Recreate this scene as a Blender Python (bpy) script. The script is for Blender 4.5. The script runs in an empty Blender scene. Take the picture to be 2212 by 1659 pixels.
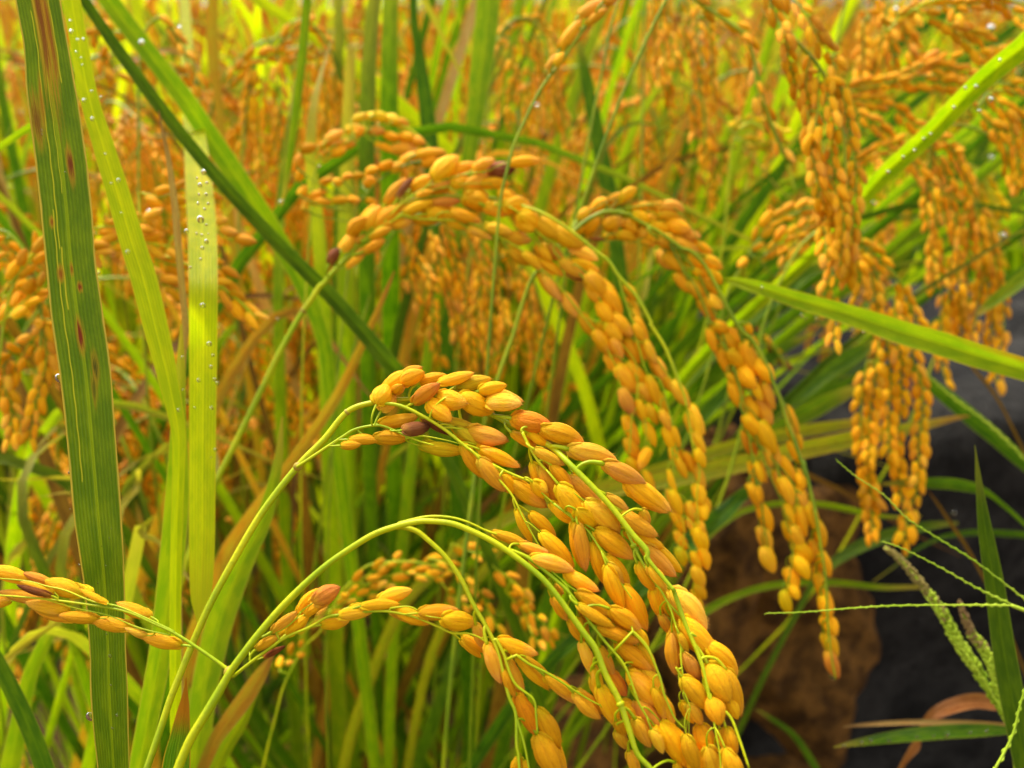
import bpy, math, random
from mathutils import Vector, Matrix
from mathutils.geometry import interpolate_bezier
random.seed(7)
S = bpy.context.scene
COL = S.collection
# ------------------------------------------------------------------ camera, light
PITCH = math.radians(23.0)
CAM = Vector((0, 0, 0.85))
FWD = Vector((0, math.cos(PITCH), -math.sin(PITCH)))
UP = Vector((0, math.sin(PITCH), math.cos(PITCH)))
RT = Vector((1, 0, 0))
FOC = 1916.0
cam = bpy.data.cameras.new('camera')
cam_o = bpy.data.objects.new('camera', cam); COL.objects.link(cam_o)
cam_o.location = CAM; cam_o.rotation_euler = (math.pi / 2 - PITCH, 0, 0)
cam.sensor_width = 36; cam.lens = 36 * FOC / 2212
cam.clip_start = 0.01; cam.clip_end = 500
cam.dof.use_dof = True; cam.dof.focus_distance = 0.185; cam.dof.aperture_fstop = 15
S.camera = cam_o
S.view_settings.view_transform = 'Standard'; S.view_settings.look = 'None'
S.view_settings.exposure = 1.42; S.view_settings.gamma = 1
W = bpy.data.worlds.new('World'); S.world = W; W.use_nodes = True
wn = W.node_tree; wn.nodes.clear()
sky = wn.nodes.new('ShaderNodeTexSky'); sky.sky_type = 'NISHITA'; sky.sun_disc = False
SUN_EL, SUN_AZ = math.radians(58), math.radians(-35)      # azimuth from +Y, clockwise positive
sky.sun_elevation = SUN_EL; sky.sun_rotation = SUN_AZ
sky.dust_density = 3.0
hs = wn.nodes.new('ShaderNodeHueSaturation'); hs.inputs['Saturation'].default_value = 0.08
bgn = wn.nodes.new('ShaderNodeBackground'); bgn.inputs['Strength'].default_value = 0.115
wo = wn.nodes.new('ShaderNodeOutputWorld')
wn.links.new(sky.outputs[0], hs.inputs['Color']); wn.links.new(hs.outputs[0], bgn.inputs[0]); wn.links.new(bgn.outputs[0], wo.inputs[0])
sl = bpy.data.lights.new('sun', 'SUN'); sl.energy = 1.5; sl.angle = math.radians(10); sl.color = (1, 0.95, 0.86)
so = bpy.data.objects.new('sun', sl); COL.objects.link(so); so.location = (0, 0, 5)
sd = Vector((math.sin(SUN_AZ) * math.cos(SUN_EL), math.cos(SUN_AZ) * math.cos(SUN_EL), math.sin(SUN_EL)))
so.rotation_euler = sd.to_track_quat('Z', 'Y').to_euler()
S.cycles.use_denoising = True
S.cycles.max_bounces = 8; S.cycles.transmission_bounces = 6; S.cycles.transparent_max_bounces = 8
S.cycles.sample_clamp_indirect = 6
# ------------------------------------------------------------------ helpers
def P(x, y, d):
    """a point of the field, d metres along the line of sight"""
    return CAM + d * (FWD + (x - 1106) / FOC * RT + (829.5 - y) / FOC * UP)
def rgb(c): return (c[0], c[1], c[2], 1)
def M(name):
    m = bpy.data.materials.new(name); m.use_nodes = True
    nt = m.node_tree; nt.nodes.clear()
    return m, nt
class N:
    def __init__(s, nt): s.nt = nt
    def __call__(s, t, **kw):
        n = s.nt.nodes.new('ShaderNode' + t)
        for k, v in kw.items(): setattr(n, k, v)
        return n
    def l(s, a, b): s.nt.links.new(a, b)
    def math(s, op, a, b=None, c=None, clamp=False):
        n = s('Math', operation=op); n.use_clamp = clamp
        for i, v in enumerate((a, b, c)):
            if v is None: continue
            if isinstance(v, (int, float)): n.inputs[i].default_value = v
            else: s.l(v, n.inputs[i])
        return n.outputs[0]
    def mix(s, f, a, b, mode='MIX'):
        n = s('Mix', data_type='RGBA', blend_type=mode)
        for i, v in ((0, f), (6, a), (7, b)):
            if isinstance(v, (int, float)): n.inputs[i].default_value = v
            elif isinstance(v, tuple): n.inputs[i].default_value = rgb(v)
            else: s.l(v, n.inputs[i])
        return n.outputs[2]
    def ramp(s, f, lo, hi):
        n = s('MapRange'); n.interpolation_type = 'SMOOTHSTEP'
        s.l(f, n.inputs[0]); n.inputs[1].default_value = lo; n.inputs[2].default_value = hi
        return n.outputs[0]
    def noise(s, vec, scale, detail=3, rough=0.55, dist=0.0):
        n = s('TexNoise'); n.inputs['Scale'].default_value = scale; n.inputs['Detail'].default_value = detail
        n.inputs['Roughness'].default_value = rough; n.inputs['Distortion'].default_value = dist
        if vec is not None: s.l(vec, n.inputs['Vector'])
        return n.outputs['Fac']
def leaf_mat(name, a, b, margin, tip, trans=0.5, spots=0.0, veins=13, lesions=None, streaks=None, rough=0.42, tcol=None, tipw=(0.8, 0.99)):
    m, nt = M(name); n = N(nt)
    uv = n('UVMap', uv_map='UVMap').outputs[0]; ut = n('UVMap', uv_map='T').outputs[0]
    sx = n('SeparateXYZ'); n.l(uv, sx.inputs[0]); u, v = sx.outputs[0], sx.outputs[1]
    st = n('SeparateXYZ'); n.l(ut, st.inputs[0]); t = st.outputs[1]
    oi = n('ObjectInfo').outputs['Random']
    off = n('CombineXYZ'); n.l(n.math('MULTIPLY', u, 0.9), off.inputs[0]); n.l(n.math('MULTIPLY', v, 0.35), off.inputs[1]); n.l(n.math('MULTIPLY', oi, 37.0), off.inputs[2])
    low = n.noise(off.outputs[0], 3.2, 3)
    fib = n('CombineXYZ'); n.l(n.math('MULTIPLY', u, 30.0), fib.inputs[0]); n.l(n.math('MULTIPLY', v, 0.6), fib.inputs[1]); n.l(n.math('MULTIPLY', oi, 11.0), fib.inputs[2])
    fn = n.noise(fib.outputs[0], 2.0, 4, 0.65)
    col = n.mix(n.ramp(low, 0.35, 0.68), a, b)
    hv = n('HueSaturation'); n.l(col, hv.inputs['Color'])
    n.l(n.math('MULTIPLY_ADD', oi, 0.5, 0.78), hv.inputs['Value']); n.l(n.math('MULTIPLY_ADD', oi, -0.025, 0.5125), hv.inputs['Hue'])
    col = hv.outputs[0]
    vw = n.math('MULTIPLY_ADD', n.math('SINE', n.math('MULTIPLY', u, 2 * math.pi * veins)), 0.5, 0.5)
    veinf = n.math('POWER', vw, 3.0)
    col = n.mix(n.math('MULTIPLY', veinf, 0.38 if lesions and len(lesions) > 3 else 0.32), col, (a[0] * 0.35, a[1] * 0.45, a[2] * 0.3))
    col = n.mix(n.math('MULTIPLY', n.ramp(fn, 0.52, 0.8), 0.35), col, (b[0] * 1.4, b[1] * 1.35, b[2]))
    e = n.math('ABSOLUTE', n.math('SUBTRACT', u, 0.5))
    col = n.mix(n.math('MULTIPLY', n.ramp(n.math('SUBTRACT', 0.045, e), 0.0, 0.02), 0.45), col, (min(1, b[0] * 1.5), min(1, b[1] * 1.4), b[2] * 1.5))
    wob = n.math('MULTIPLY_ADD', low, 0.06, 0.42)
    mg = n.ramp(n.math('SUBTRACT', e, wob), 0.0, 0.035)
    col = n.mix(mg, col, margin)
    tp = n.ramp(n.math('ADD', t, n.math('MULTIPLY_ADD', fn, 0.25, -0.125)), tipw[0], tipw[1])
    col = n.mix(tp, col, tip)
    if spots:
        sp = n('CombineXYZ'); n.l(n.math('MULTIPLY', u, 5.0), sp.inputs[0]); n.l(n.math('MULTIPLY', v, 1.6), sp.inputs[1]); n.l(n.math('MULTIPLY', oi, 23.0), sp.inputs[2])
        s_ = n.noise(sp.outputs[0], 2.1, 2)
        col = n.mix(n.math('MULTIPLY', n.ramp(s_, 0.72 - spots, 0.78 - spots), 0.8), col, (0.22, 0.05, 0.006))
    if streaks:
        for (u0, v0, v1, w_) in streaks:
            wv = n.math('MULTIPLY_ADD', n.math('SINE', n.math('MULTIPLY', v, 9.0)), 0.006, u0)
            f1 = n.ramp(n.math('SUBTRACT', w_, n.math('ABSOLUTE', n.math('SUBTRACT', u, wv))), -0.004, 0.004)
            f2 = n.math('MULTIPLY', n.ramp(v, v0, v0 + 0.06), n.math('SUBTRACT', 1.0, n.ramp(v, v1 - 0.06, v1)))
            col = n.mix(n.math('MULTIPLY', n.math('MULTIPLY', f1, f2), 0.75), col, (0.62, 0.52, 0.02))
    if lesions:
        for (u0, v0, ru, rv, c, amt) in lesions:
            du = n.math('DIVIDE', n.math('SUBTRACT', u, u0), ru); dv = n.math('DIVIDE', n.math('SUBTRACT', v, v0), rv)
            r = n.math('SQRT', n.math('ADD', n.math('MULTIPLY', du, du), n.math('MULTIPLY', dv, dv)))
            r = n.math('ADD', r, n.math('MULTIPLY_ADD', fn, 2.6, -1.3))
            f0 = n.math('MULTIPLY', n.math('SUBTRACT', 1.0, n.ramp(r, 0.8, 1.7)), amt * 0.75)
            col = n.mix(f0, col, (0.50, 0.26, 0.012))
            f = n.math('MULTIPLY', n.math('SUBTRACT', 1.0, n.ramp(r, 0.3, 1.05)), amt)
            col = n.mix(f, col, c)
    pb = n('BsdfPrincipled'); n.l(col, pb.inputs['Base Color']); pb.inputs['Roughness'].default_value = rough
    pb.inputs['Specular IOR Level'].default_value = 0.22
    rr = n.math('MULTIPLY_ADD', fn, 0.25, rough - 0.1); n.l(rr, pb.inputs['Roughness'])
    bp = n('Bump'); bp.inputs['Strength'].default_value = 0.8; bp.inputs['Distance'].default_value = 0.0004
    n.l(n.math('ADD', n.math('MULTIPLY', vw, 0.8), n.math('MULTIPLY', fn, 0.5)), bp.inputs['Height'])
    n.l(bp.outputs[0], pb.inputs['Normal'])
    tr = n('BsdfTranslucent')
    tc = n.mix(1.0, col, tcol or (1.2, 1.35, 0.5), 'MULTIPLY'); n.l(tc, tr.inputs[0])
    mx = n('MixShader'); mx.inputs[0].default_value = trans; n.l(pb.outputs[0], mx.inputs[1]); n.l(tr.outputs[0], mx.inputs[2])
    o = n('OutputMaterial'); n.l(mx.outputs[0], o.inputs[0])
    return m
def grain_mat(name, base, mid, tip, dark=0.25, sss=0.14, sat=1.0):
    m, nt = M(name); n = N(nt)
    g = n('TexCoord').outputs['Generated']; ob = n('TexCoord').outputs['Object']
    sx = n('SeparateXYZ'); n.l(g, sx.inputs[0]); z = sx.outputs[2]
    oi = n('ObjectInfo').outputs['Random']
    ad = n('VectorMath', operation='ADD'); n.l(g, ad.inputs[0])
    cx = n('CombineXYZ'); n.l(n.math('MULTIPLY', oi, 31.0), cx.inputs[0]); n.l(n.math('MULTIPLY', oi, 17.0), cx.inputs[1]); n.l(cx.outputs[0], ad.inputs[1])
    lo = n.noise(ad.outputs[0], 1.6, 3); 
    mp = n('Mapping'); mp.inputs['Scale'].default_value = (14, 14, 1.4); n.l(ad.outputs[0], mp.inputs[0])
    fib = n.noise(mp.outputs[0], 1.6, 4, 0.6)
    sp = n.noise(ad.outputs[0], 9.0, 4, 0.7)
    zz = n.math('ADD', z, n.math('MULTIPLY_ADD', lo, 0.5, -0.25))
    col = n.mix(n.ramp(zz, 0.0, 0.32), base, mid)
    col = n.mix(n.ramp(zz, 0.5, 1.02), col, tip)
    col = n.mix(n.math('MULTIPLY', n.ramp(lo, 0.5, 0.75), 0.6), col, tip)
    col = n.mix(n.math('MULTIPLY', n.ramp(fib, 0.5, 0.78), 0.45), col, (mid[0] * 0.55, mid[1] * 0.4, mid[2] * 0.3))
    col = n.mix(n.math('MULTIPLY', n.ramp(sp, 0.62, 0.74), dark), col, (0.16, 0.045, 0.008))
    col = n.mix(n.math('MULTIPLY', n.ramp(n.math('ADD', z, n.math('MULTIPLY', fib, 0.08)), 0.95, 1.02), 0.7), col, (0.30, 0.11, 0.02))
    ang = n.math('ARCTAN2', n.math('SUBTRACT', sx.outputs[1], 0.5), n.math('SUBTRACT', sx.outputs[0], 0.5))
    ln = n.math('POWER', n.math('MULTIPLY_ADD', n.math('COSINE', n.math('MULTIPLY', ang, 7.0)), 0.5, 0.5), 7.0)
    ln = n.math('MULTIPLY', n.math('MULTIPLY', ln, n.ramp(fib, 0.3, 0.55)), 0.34)
    col = n.mix(ln, col, (mid[0] * 0.5, mid[1] * 0.33, mid[2] * 0.3))
    hv = n('HueSaturation'); n.l(col, hv.inputs['Color'])
    n.l(n.math('MULTIPLY_ADD', oi, 0.42, 0.86), hv.inputs['Value']); n.l(n.math('MULTIPLY_ADD', n.math('FRACT', n.math('MULTIPLY', oi, 7.3)), 0.016, 0.492), hv.inputs['Hue'])
    n.l(n.math('MULTIPLY_ADD', n.math('FRACT', n.math('MULTIPLY', oi, 13.7)), 0.05 * sat, 0.99 * sat), hv.inputs['Saturation'])
    pb = n('BsdfPrincipled'); n.l(hv.outputs[0], pb.inputs['Base Color'])
    n.l(n.math('MULTIPLY_ADD', fib, 0.3, 0.46), pb.inputs['Roughness']); pb.inputs['Specular IOR Level'].default_value = 0.18
    if sss:
        pb.inputs['Subsurface Weight'].default_value = sss; pb.inputs['Subsurface Radius'].default_value = (1.0, 0.45, 0.1); pb.inputs['Subsurface Scale'].default_value = 0.0016
    bp = n('Bump'); bp.inputs['Strength'].default_value = 0.9; bp.inputs['Distance'].default_value = 0.00035
    n.l(n.math('ADD', fib, n.math('MULTIPLY', sp, 0.35)), bp.inputs['Height']); n.l(bp.outputs[0], pb.inputs['Normal'])
    o = n('OutputMaterial'); n.l(pb.outputs[0], o.inputs[0])
    return m
def stem_mat(name, a, b):
    m, nt = M(name); n = N(nt)
    ob = n('TexCoord').outputs['Object']; oi = n('ObjectInfo').outputs['Random']
    lo = n.noise(ob, 60, 3); fi = n.noise(ob, 900, 3)
    col = n.mix(n.ramp(lo, 0.35, 0.65), a, b)
    col = n.mix(n.math('MULTIPLY', n.ramp(fi, 0.5, 0.8), 0.35), col, (a[0] * 0.5, a[1] * 0.5, a[2] * 0.5))
    pb = n('BsdfPrincipled'); n.l(col, pb.inputs['Base Color']); pb.inputs['Roughness'].default_value = 0.42
    pb.inputs['Specular IOR Level'].default_value = 0.25
    bp = n('Bump'); bp.inputs['Strength'].default_value = 0.4; bp.inputs['Distance'].default_value = 0.0002; n.l(fi, bp.inputs['Height']); n.l(bp.outputs[0], pb.inputs['Normal'])
    o = n('OutputMaterial'); n.l(pb.outputs[0], o.inputs[0])
    return m
def rough_mat(name, a, b, c, scale, bump=0.01, rough=0.85, bscale=3.0):
    m, nt = M(name); n = N(nt)
    ob = n('TexCoord').outputs['Object']
    lo = n.noise(ob, scale, 5, 0.6, 0.4); hi = n.noise(ob, scale * 6, 6, 0.7)
    col = n.mix(n.ramp(lo, 0.35, 0.65), a, b); col = n.mix(n.ramp(hi, 0.5, 0.72), col, c)
    pb = n('BsdfPrincipled'); n.l(col, pb.inputs['Base Color']); pb.inputs['Specular IOR Level'].default_value = 0.2; n.l(n.math('MULTIPLY_ADD', lo, 0.4, rough - 0.25), pb.inputs['Roughness'])
    bp = n('Bump'); bp.inputs['Strength'].default_value = 0.8; bp.inputs['Distance'].default_value = bump; n.l(n.math('ADD', lo, hi), bp.inputs['Height']); n.l(bp.outputs[0], pb.inputs['Normal'])
    o = n('OutputMaterial'); n.l(pb.outputs[0], o.inputs[0])
    return m
# foliage colours
ORG = (0.55, 0.24, 0.02)
MAT = dict(
    front=leaf_mat('leaf_front', (0.17, 0.25, 0.001), (0.27, 0.34, 0.002), (0.62, 0.42, 0.05), (0.16, 0.25, 0.01), 0.3, 0.0, 14,
        lesions=[(0.42, 0.75, 0.10, 1.9, (0.5, 0.16, 0.01), 0.75), (0.52, 1.15, 0.09, 1.5, (0.24, 0.06, 0.008), 0.9), (0.36, 1.5, 0.05, 1.2, (0.30, 0.08, 0.008), 0.8), (0.62, 0.9, 0.03, 1.6, (0.55, 0.38, 0.02), 0.8),
                 (0.33, 4.35, 0.06, 0.36, (0.20, 0.04, 0.006), 1), (0.50, 8.05, 0.06, 0.34, (0.22, 0.03, 0.006), 1), (0.38, 7.0, 0.045, 0.1, (0.25, 0.04, 0.006), 1),
                 (0.80, 5.6, 0.04, 0.12, (0.32, 0.10, 0.006), 1), (0.72, 6.7, 0.06, 0.16, (0.32, 0.10, 0.006), 1), (0.5, 6.6, 0.03, 0.14, (0.32, 0.1, 0.006), .9),
                 (0.30, 8.75, 0.06, 0.3, (0.02, 0.03, 0.004), 0.7), (0.36, 9.2, 0.05, 0.3, (0.03, 0.05, 0.004), 0.6), (0.86, 3.4, 0.1, 0.5, (0.2, 0.07, 0.006), 0.8), (0.72, 3.0, .04, .5, (0.4, 0.16, 0.006), 0.7)],
        streaks=[(0.70, 1.0, 6.2, 0.012), (0.76, 5.3, 11.2, 0.012), (0.66, 6.1, 7.5, 0.016), (0.28, 0.2, 2.6, 0.014), (0.55, 0.2, 5.0, 0.007)], rough=0.4),
    yel=leaf_mat('leaf_yellow', (0.50, 0.58, 0.003), (0.66, 0.68, 0.004), (0.70, 0.60, 0.02), (0.72, 0.66, 0.01), 0.6, 0, 9, tipw=(0.93, 1.0)),
    lime=leaf_mat('leaf_lime', (0.21, 0.35, 0.002), (0.35, 0.44, 0.003), (0.50, 0.45, 0.04), (0.60, 0.45, 0.05), 0.5, 0, 10),
    level=leaf_mat('leaf_level', (0.30, 0.46, 0.003), (0.46, 0.58, 0.004), (0.60, 0.50, 0.02), (0.4, 0.5, 0.01), 0.5, 0, 10, lesions=[(0.06, 13.2, 0.16, 3.6, (0.5, 0.17, 0.02), 0.85)]),
    green=leaf_mat('leaf_green', (0.065, 0.165, 0.002), (0.14, 0.26, 0.003), (0.30, 0.34, 0.02), (0.5, 0.40, 0.04), 0.42, 0, 12),
    dgreen=leaf_mat('leaf_dark', (0.06, 0.125, 0.002), (0.11, 0.19, 0.003), (0.20, 0.26, 0.02), (0.3, 0.3, 0.03), 0.3, 0, 12),
    stripe=leaf_mat('leaf_stripe', (0.34, 0.36, 0.008), (0.46, 0.40, 0.01), (0.62, 0.27, 0.02), (0.55, 0.28, 0.05), 0.42, 0.08, 6),
    orange=leaf_mat('leaf_orange', (0.62, 0.27, 0.015), (0.55, 0.36, 0.02), (0.62, 0.30, 0.06), (0.5, 0.2, 0.04), 0.45, 0.05, 8),
    straw=leaf_mat('leaf_straw', (0.55, 0.30, 0.08), (0.60, 0.40, 0.12), (0.6, 0.3, 0.1), (0.4, 0.2, 0.06), 0.35, 0.08, 8),
    tipleaf=leaf_mat('leaf_split_tip', (0.10, 0.24, 0.003), (0.18, 0.30, 0.006), (0.66, 0.36, 0.02), (0.62, 0.22, 0.012), 0.35, 0.02, 9, tipw=(0.5, 0.75)),
    dead=leaf_mat('leaf_dead', (0.34, 0.12, 0.02), (0.42, 0.17, 0.04), (0.4, 0.2, 0.1), (0.3, 0.1, 0.03), 0.3, 0.1, 8),
    brown=leaf_mat('leaf_brown', (0.22, 0.10, 0.01), (0.34, 0.17, 0.015), (0.3, 0.14, 0.03), (0.2, 0.08, 0.02), 0.3, 0.05, 8),
)
GM = dict(
    gold=grain_mat('grain_gold', (0.82, 0.52, 0.004), (0.94, 0.44, 0.004), (0.92, 0.42, 0.025)),
    tan=grain_mat('grain_tan', (0.86, 0.48, 0.008), (0.94, 0.43, 0.015), (0.93, 0.42, 0.055)),
    green=grain_mat('grain_greenish', (0.40, 0.42, 0.01), (0.72, 0.50, 0.008), (0.80, 0.44, 0.02)),
    brown=grain_mat('grain_brown', (0.50, 0.20, 0.02), (0.26, 0.075, 0.010), (0.12, 0.03, 0.008), 0.6),
    red=grain_mat('grain_reddish', (0.84, 0.42, 0.01), (0.78, 0.29, 0.014), (0.66, 0.20, 0.03), 0.35),
    soft=grain_mat('grain_soft', (0.80, 0.46, 0.004), (0.90, 0.39, 0.005), (0.88, 0.37, 0.025), sss=0.0),
    yel=grain_mat('grain_yellow', (0.72, 0.56, 0.006), (0.90, 0.56, 0.006), (0.88, 0.46, 0.02), sss=0.0),
)
SM = dict(
    stem=stem_mat('stem_lime', (0.34, 0.45, 0.002), (0.60, 0.60, 0.003)),
    dstem=stem_mat('stem_olive', (0.17, 0.26, 0.003), (0.34, 0.40, 0.004)),
    node=stem_mat('stem_node', (0.34, 0.20, 0.02), (0.45, 0.36, 0.03)),
    weed=stem_mat('weed_green', (0.34, 0.50, 0.015), (0.52, 0.66, 0.04)),
    weedbrown=stem_mat('weed_brown', (0.26, 0.15, 0.05), (0.34, 0.26, 0.06)),
    bristle=stem_mat('bristle', (0.7, 0.5, 0.2), (0.8, 0.6, 0.3)),
)
def water_mat():
    m, nt = M('water'); n = N(nt)
    pb = n('BsdfPrincipled'); pb.inputs['Base Color'].default_value = (1, 1, 1, 1); pb.inputs['Roughness'].default_value = 0.02
    pb.inputs['IOR'].default_value = 1.33; pb.inputs['Transmission Weight'].default_value = 1.0
    o = n('OutputMaterial'); n.l(pb.outputs[0], o.inputs[0]); return m
WATER = water_mat()
# ------------------------------------------------------------------ geometry
def crom(pts, n):
    """Catmull-Rom through tuples of any length, n samples per span"""
    if len(pts) < 3:
        a, b = pts[0], pts[-1]
        return [tuple(a[k] + (b[k] - a[k]) * i / n for k in range(len(a))) for i in range(n + 1)]
    q = [tuple(2 * a - b for a, b in zip(pts[0], pts[1]))] + list(pts) + [tuple(2 * a - b for a, b in zip(pts[-1], pts[-2]))]
    out = []
    for i in range(1, len(q) - 2):
        p0, p1, p2, p3 = q[i - 1:i + 3]
        for k in range(n):
            t = k / n
            out.append(tuple(0.5 * (2 * b + (c - a) * t + (2 * a - 5 * b + 4 * c - d) * t * t + (3 * b - a - 3 * c + d) * t ** 3) for a, b, c, d in zip(p0, p1, p2, p3)))
    out.append(tuple(pts[-1]))
    return out
def link(name, me, mat=None, parent=None):
    o = bpy.data.objects.new(name, me); COL.objects.link(o)
    if mat is not None and not len(me.materials): me.materials.append(mat)
    if parent is not None: o.parent = parent
    return o
def mesh(name, vs, fs, smooth=True, uvs=None, ts=None):
    me = bpy.data.meshes.new(name); me.from_pydata([tuple(v) for v in vs], [], fs)
    if smooth: me.polygons.foreach_set('use_smooth', [True] * len(me.polygons))
    for nm, arr in (('UVMap', uvs), ('T', ts)):
        if arr:
            l = me.uv_layers.new(name=nm)
            flat = []
            for f in fs:
                for i in f: flat += arr[i]
            l.data.foreach_set('uv', flat)
    me.update(); return me
class MB:
    def __init__(s): s.v, s.f = [], []
    def add(s, vs, fs):
        o = len(s.v); s.v += vs; s.f += [tuple(i + o for i in f) for f in fs]
    def tube(s, pts, rad, sides=6):
        """pts world Vectors, rad list"""
        n = len(pts); vs, fs = [], []
        up = None
        for i in range(n):
            t = (pts[min(i + 1, n - 1)] - pts[max(i - 1, 0)])
            if t.length < 1e-9: t = Vector((0, 0, 1))
            t.normalize()
            if up is None: up = t.orthogonal().normalized()
            up = (up - t * up.dot(t));  up = up.normalized() if up.length > 1e-6 else t.orthogonal().normalized()
            b = t.cross(up)
            for k in range(sides):
                a = 2 * math.pi * k / sides
                vs.append(pts[i] + (up * math.cos(a) + b * math.sin(a)) * rad[i])
        for i in range(n - 1):
            for k in range(sides):
                k2 = (k + 1) % sides
                fs.append((i * sides + k, i * sides + k2, (i + 1) * sides + k2, (i + 1) * sides + k))
        fs.append(tuple(range(sides))[::-1]); fs.append(tuple((n - 1) * sides + k for k in range(sides)))
        s.add(vs, fs)
    def ball(s, c, r, seg=8, ring=5, axis=None, sy=1.0):
        vs, fs = [], []
        ax = (axis or Vector((0, 0, 1))).normalized(); x = ax.orthogonal().normalized(); y = ax.cross(x)
        for i in range(ring + 1):
            ph = math.pi * i / ring
            for k in range(seg):
                a = 2 * math.pi * k / seg
                vs.append(c + ax * (math.cos(ph) * r * sy) + (x * math.cos(a) + y * math.sin(a)) * (math.sin(ph) * r))
        for i in range(ring):
            for k in range(seg):
                k2 = (k + 1) % seg
                fs.append((i * seg + k, i * seg + k2, (i + 1) * seg + k2, (i + 1) * seg + k))
        s.add(vs, fs)
    def build(s, name, mat, parent=None):
        return link(name, mesh(name, s.v, s.f), mat, parent)
def tag(o, label, cat, group=None, kind=None):
    if label: o['label'] = label
    if cat: o['category'] = cat
    if group: o['group'] = group
    if kind: o['kind'] = kind
    return o
def empty(name, loc, label, cat, group=None):
    o = bpy.data.objects.new(name, None); COL.objects.link(o); o.location = loc; o.empty_display_size = 0.01
    o_inv[o.name] = Matrix.Translation(-Vector(loc)); return tag(o, label, cat, group)
o_inv = {}
def child(o, root):
    o.parent = root; o.matrix_parent_inverse = o_inv[root.name]; return o
SHIFT = [Vector((0, 0, 0))]
def to_ground(pts, ws, bend=0.10, extra=3, gz=0.0):
    """pts: world Vectors whose last one leaves the view; carry the stalk on down to the soil"""
    p = pts[-1]; t = (pts[-1] - pts[-2]).normalized()
    h = Vector((t.x, t.y, 0)); h = h.normalized() * min(bend, bend * h.length * 2) if h.length > 1e-3 else Vector((0, 0, 0))
    base = Vector((p.x + h.x * 1.3, p.y + h.y * 1.3 + 0.04, gz - 0.01)) + SHIFT[0]
    step = (pts[-1] - pts[-2]).length; L = (base - p).length; c1 = p + t * L * 0.28
    fs_ = []; s_ = step * 1.3 / L
    while s_ < 0.93 and len(fs_) < 12: fs_.append(s_); s_ = s_ * 1.75 + step * 0.6 / L
    for f in fs_ + [1.0]:
        pts.append(p * (1 - f) ** 2 + c1 * (2 * f * (1 - f)) + base * f * f); ws.append(ws[-1])
    return pts, ws
def path3(pts, d, root=False, sub=6, bend=0.10):
    """pts [(x,y,w[,d])]; d scalar or (d0,d1); returns world points and half widths in metres"""
    n = len(pts); P3, ws = [], []
    for i, q in enumerate(pts):
        dd = q[3] if len(q) > 3 else (d if not isinstance(d, tuple) else d[0] + (d[1] - d[0]) * i / (n - 1))
        P3.append(P(q[0], q[1], dd)); ws.append(q[2] / FOC * dd / 2)
    if root: P3, ws = to_ground(P3, ws, bend)
    r = crom([(a.x, a.y, a.z, w) for a, w in zip(P3, ws)], sub)
    return [Vector(q[:3]) for q in r], [max(q[3], 0.00003) for q in r]
def ribbon(pts, ws, across=5, fold=0.25, twist=0.0, face=None, wave=0.0, tipfrac=None):
    """leaf blade: a bent ribbon, V-folded at the midrib"""
    vs, fs, uv, tt = [], [], [], []
    n = len(pts); L = 0; tot = sum((pts[i + 1] - pts[i]).length for i in range(n - 1)) or 1
    ph = random.random() * 6
    for i in range(n):
        if i: L += (pts[i] - pts[i - 1]).length
        t = (pts[min(i + 1, n - 1)] - pts[max(i - 1, 0)]).normalized()
        nr = (face if face is not None else (CAM - pts[i])).normalized()
        s_ = t.cross(nr); s_ = s_.normalized() if s_.length > 1e-4 else Vector((1, 0, 0))
        a = twist * (L / tot - 0.4) + 0.25 * math.sin(L * 9 + ph) * (1 if twist else 0.35)
        nn = s_.cross(t).normalized()
        s2 = s_ * math.cos(a) + nn * math.sin(a); n2 = s2.cross(t).normalized()
        for k in range(across):
            u = k / (across - 1); c = (u - 0.5) * 2
            dep = -fold * (1 - abs(c)) + wave * math.sin(L * 260 + ph + (3 if c > 0 else 0)) * c * c
            vs.append(pts[i] + s2 * (c * ws[i]) + n2 * (dep * ws[i])); uv.append((u, L * 100)); tt.append((u, L / tot))
    for i in range(n - 1):
        for k in range(across - 1):
            fs.append((i * across + k, i * across + k + 1, (i + 1) * across + k + 1, (i + 1) * across + k))
    return vs, fs, uv, tt
leaves = {}
def leaf(pts, d, mat, label, root=False, across=5, fold=0.25, twist=0.0, cat='leaf', name='rice_leaf', group=None, sub=6, rev=False, wave=0.0, bend=0.1):
    """pts run from the tip end to the base end when rev is False"""
    p, w = path3(pts, d, root, sub, bend)
    vs, fs, uv, tt = ribbon(p, w, across, fold, twist, None, wave)
    if root:
        tl = sum((p[i + 1] - p[i]).length for i in range((len(pts) - 1) * sub)); tot = sum((p[i + 1] - p[i]).length for i in range(len(p) - 1))
        tt = [(u, 0.3 if rev else max(0.0, 1 - t * tot / tl)) for u, t in tt]
    elif not rev: tt = [(u, 1 - t) for u, t in tt]           # t = 1 at the tip
    o = link(name, mesh(name, [v - p[-1] for v in vs], fs, True, uv, tt), MAT[mat]); o.location = p[-1]
    tag(o, label, cat, group); o_inv[o.name] = Matrix.Translation(-p[-1])
    return o
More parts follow.
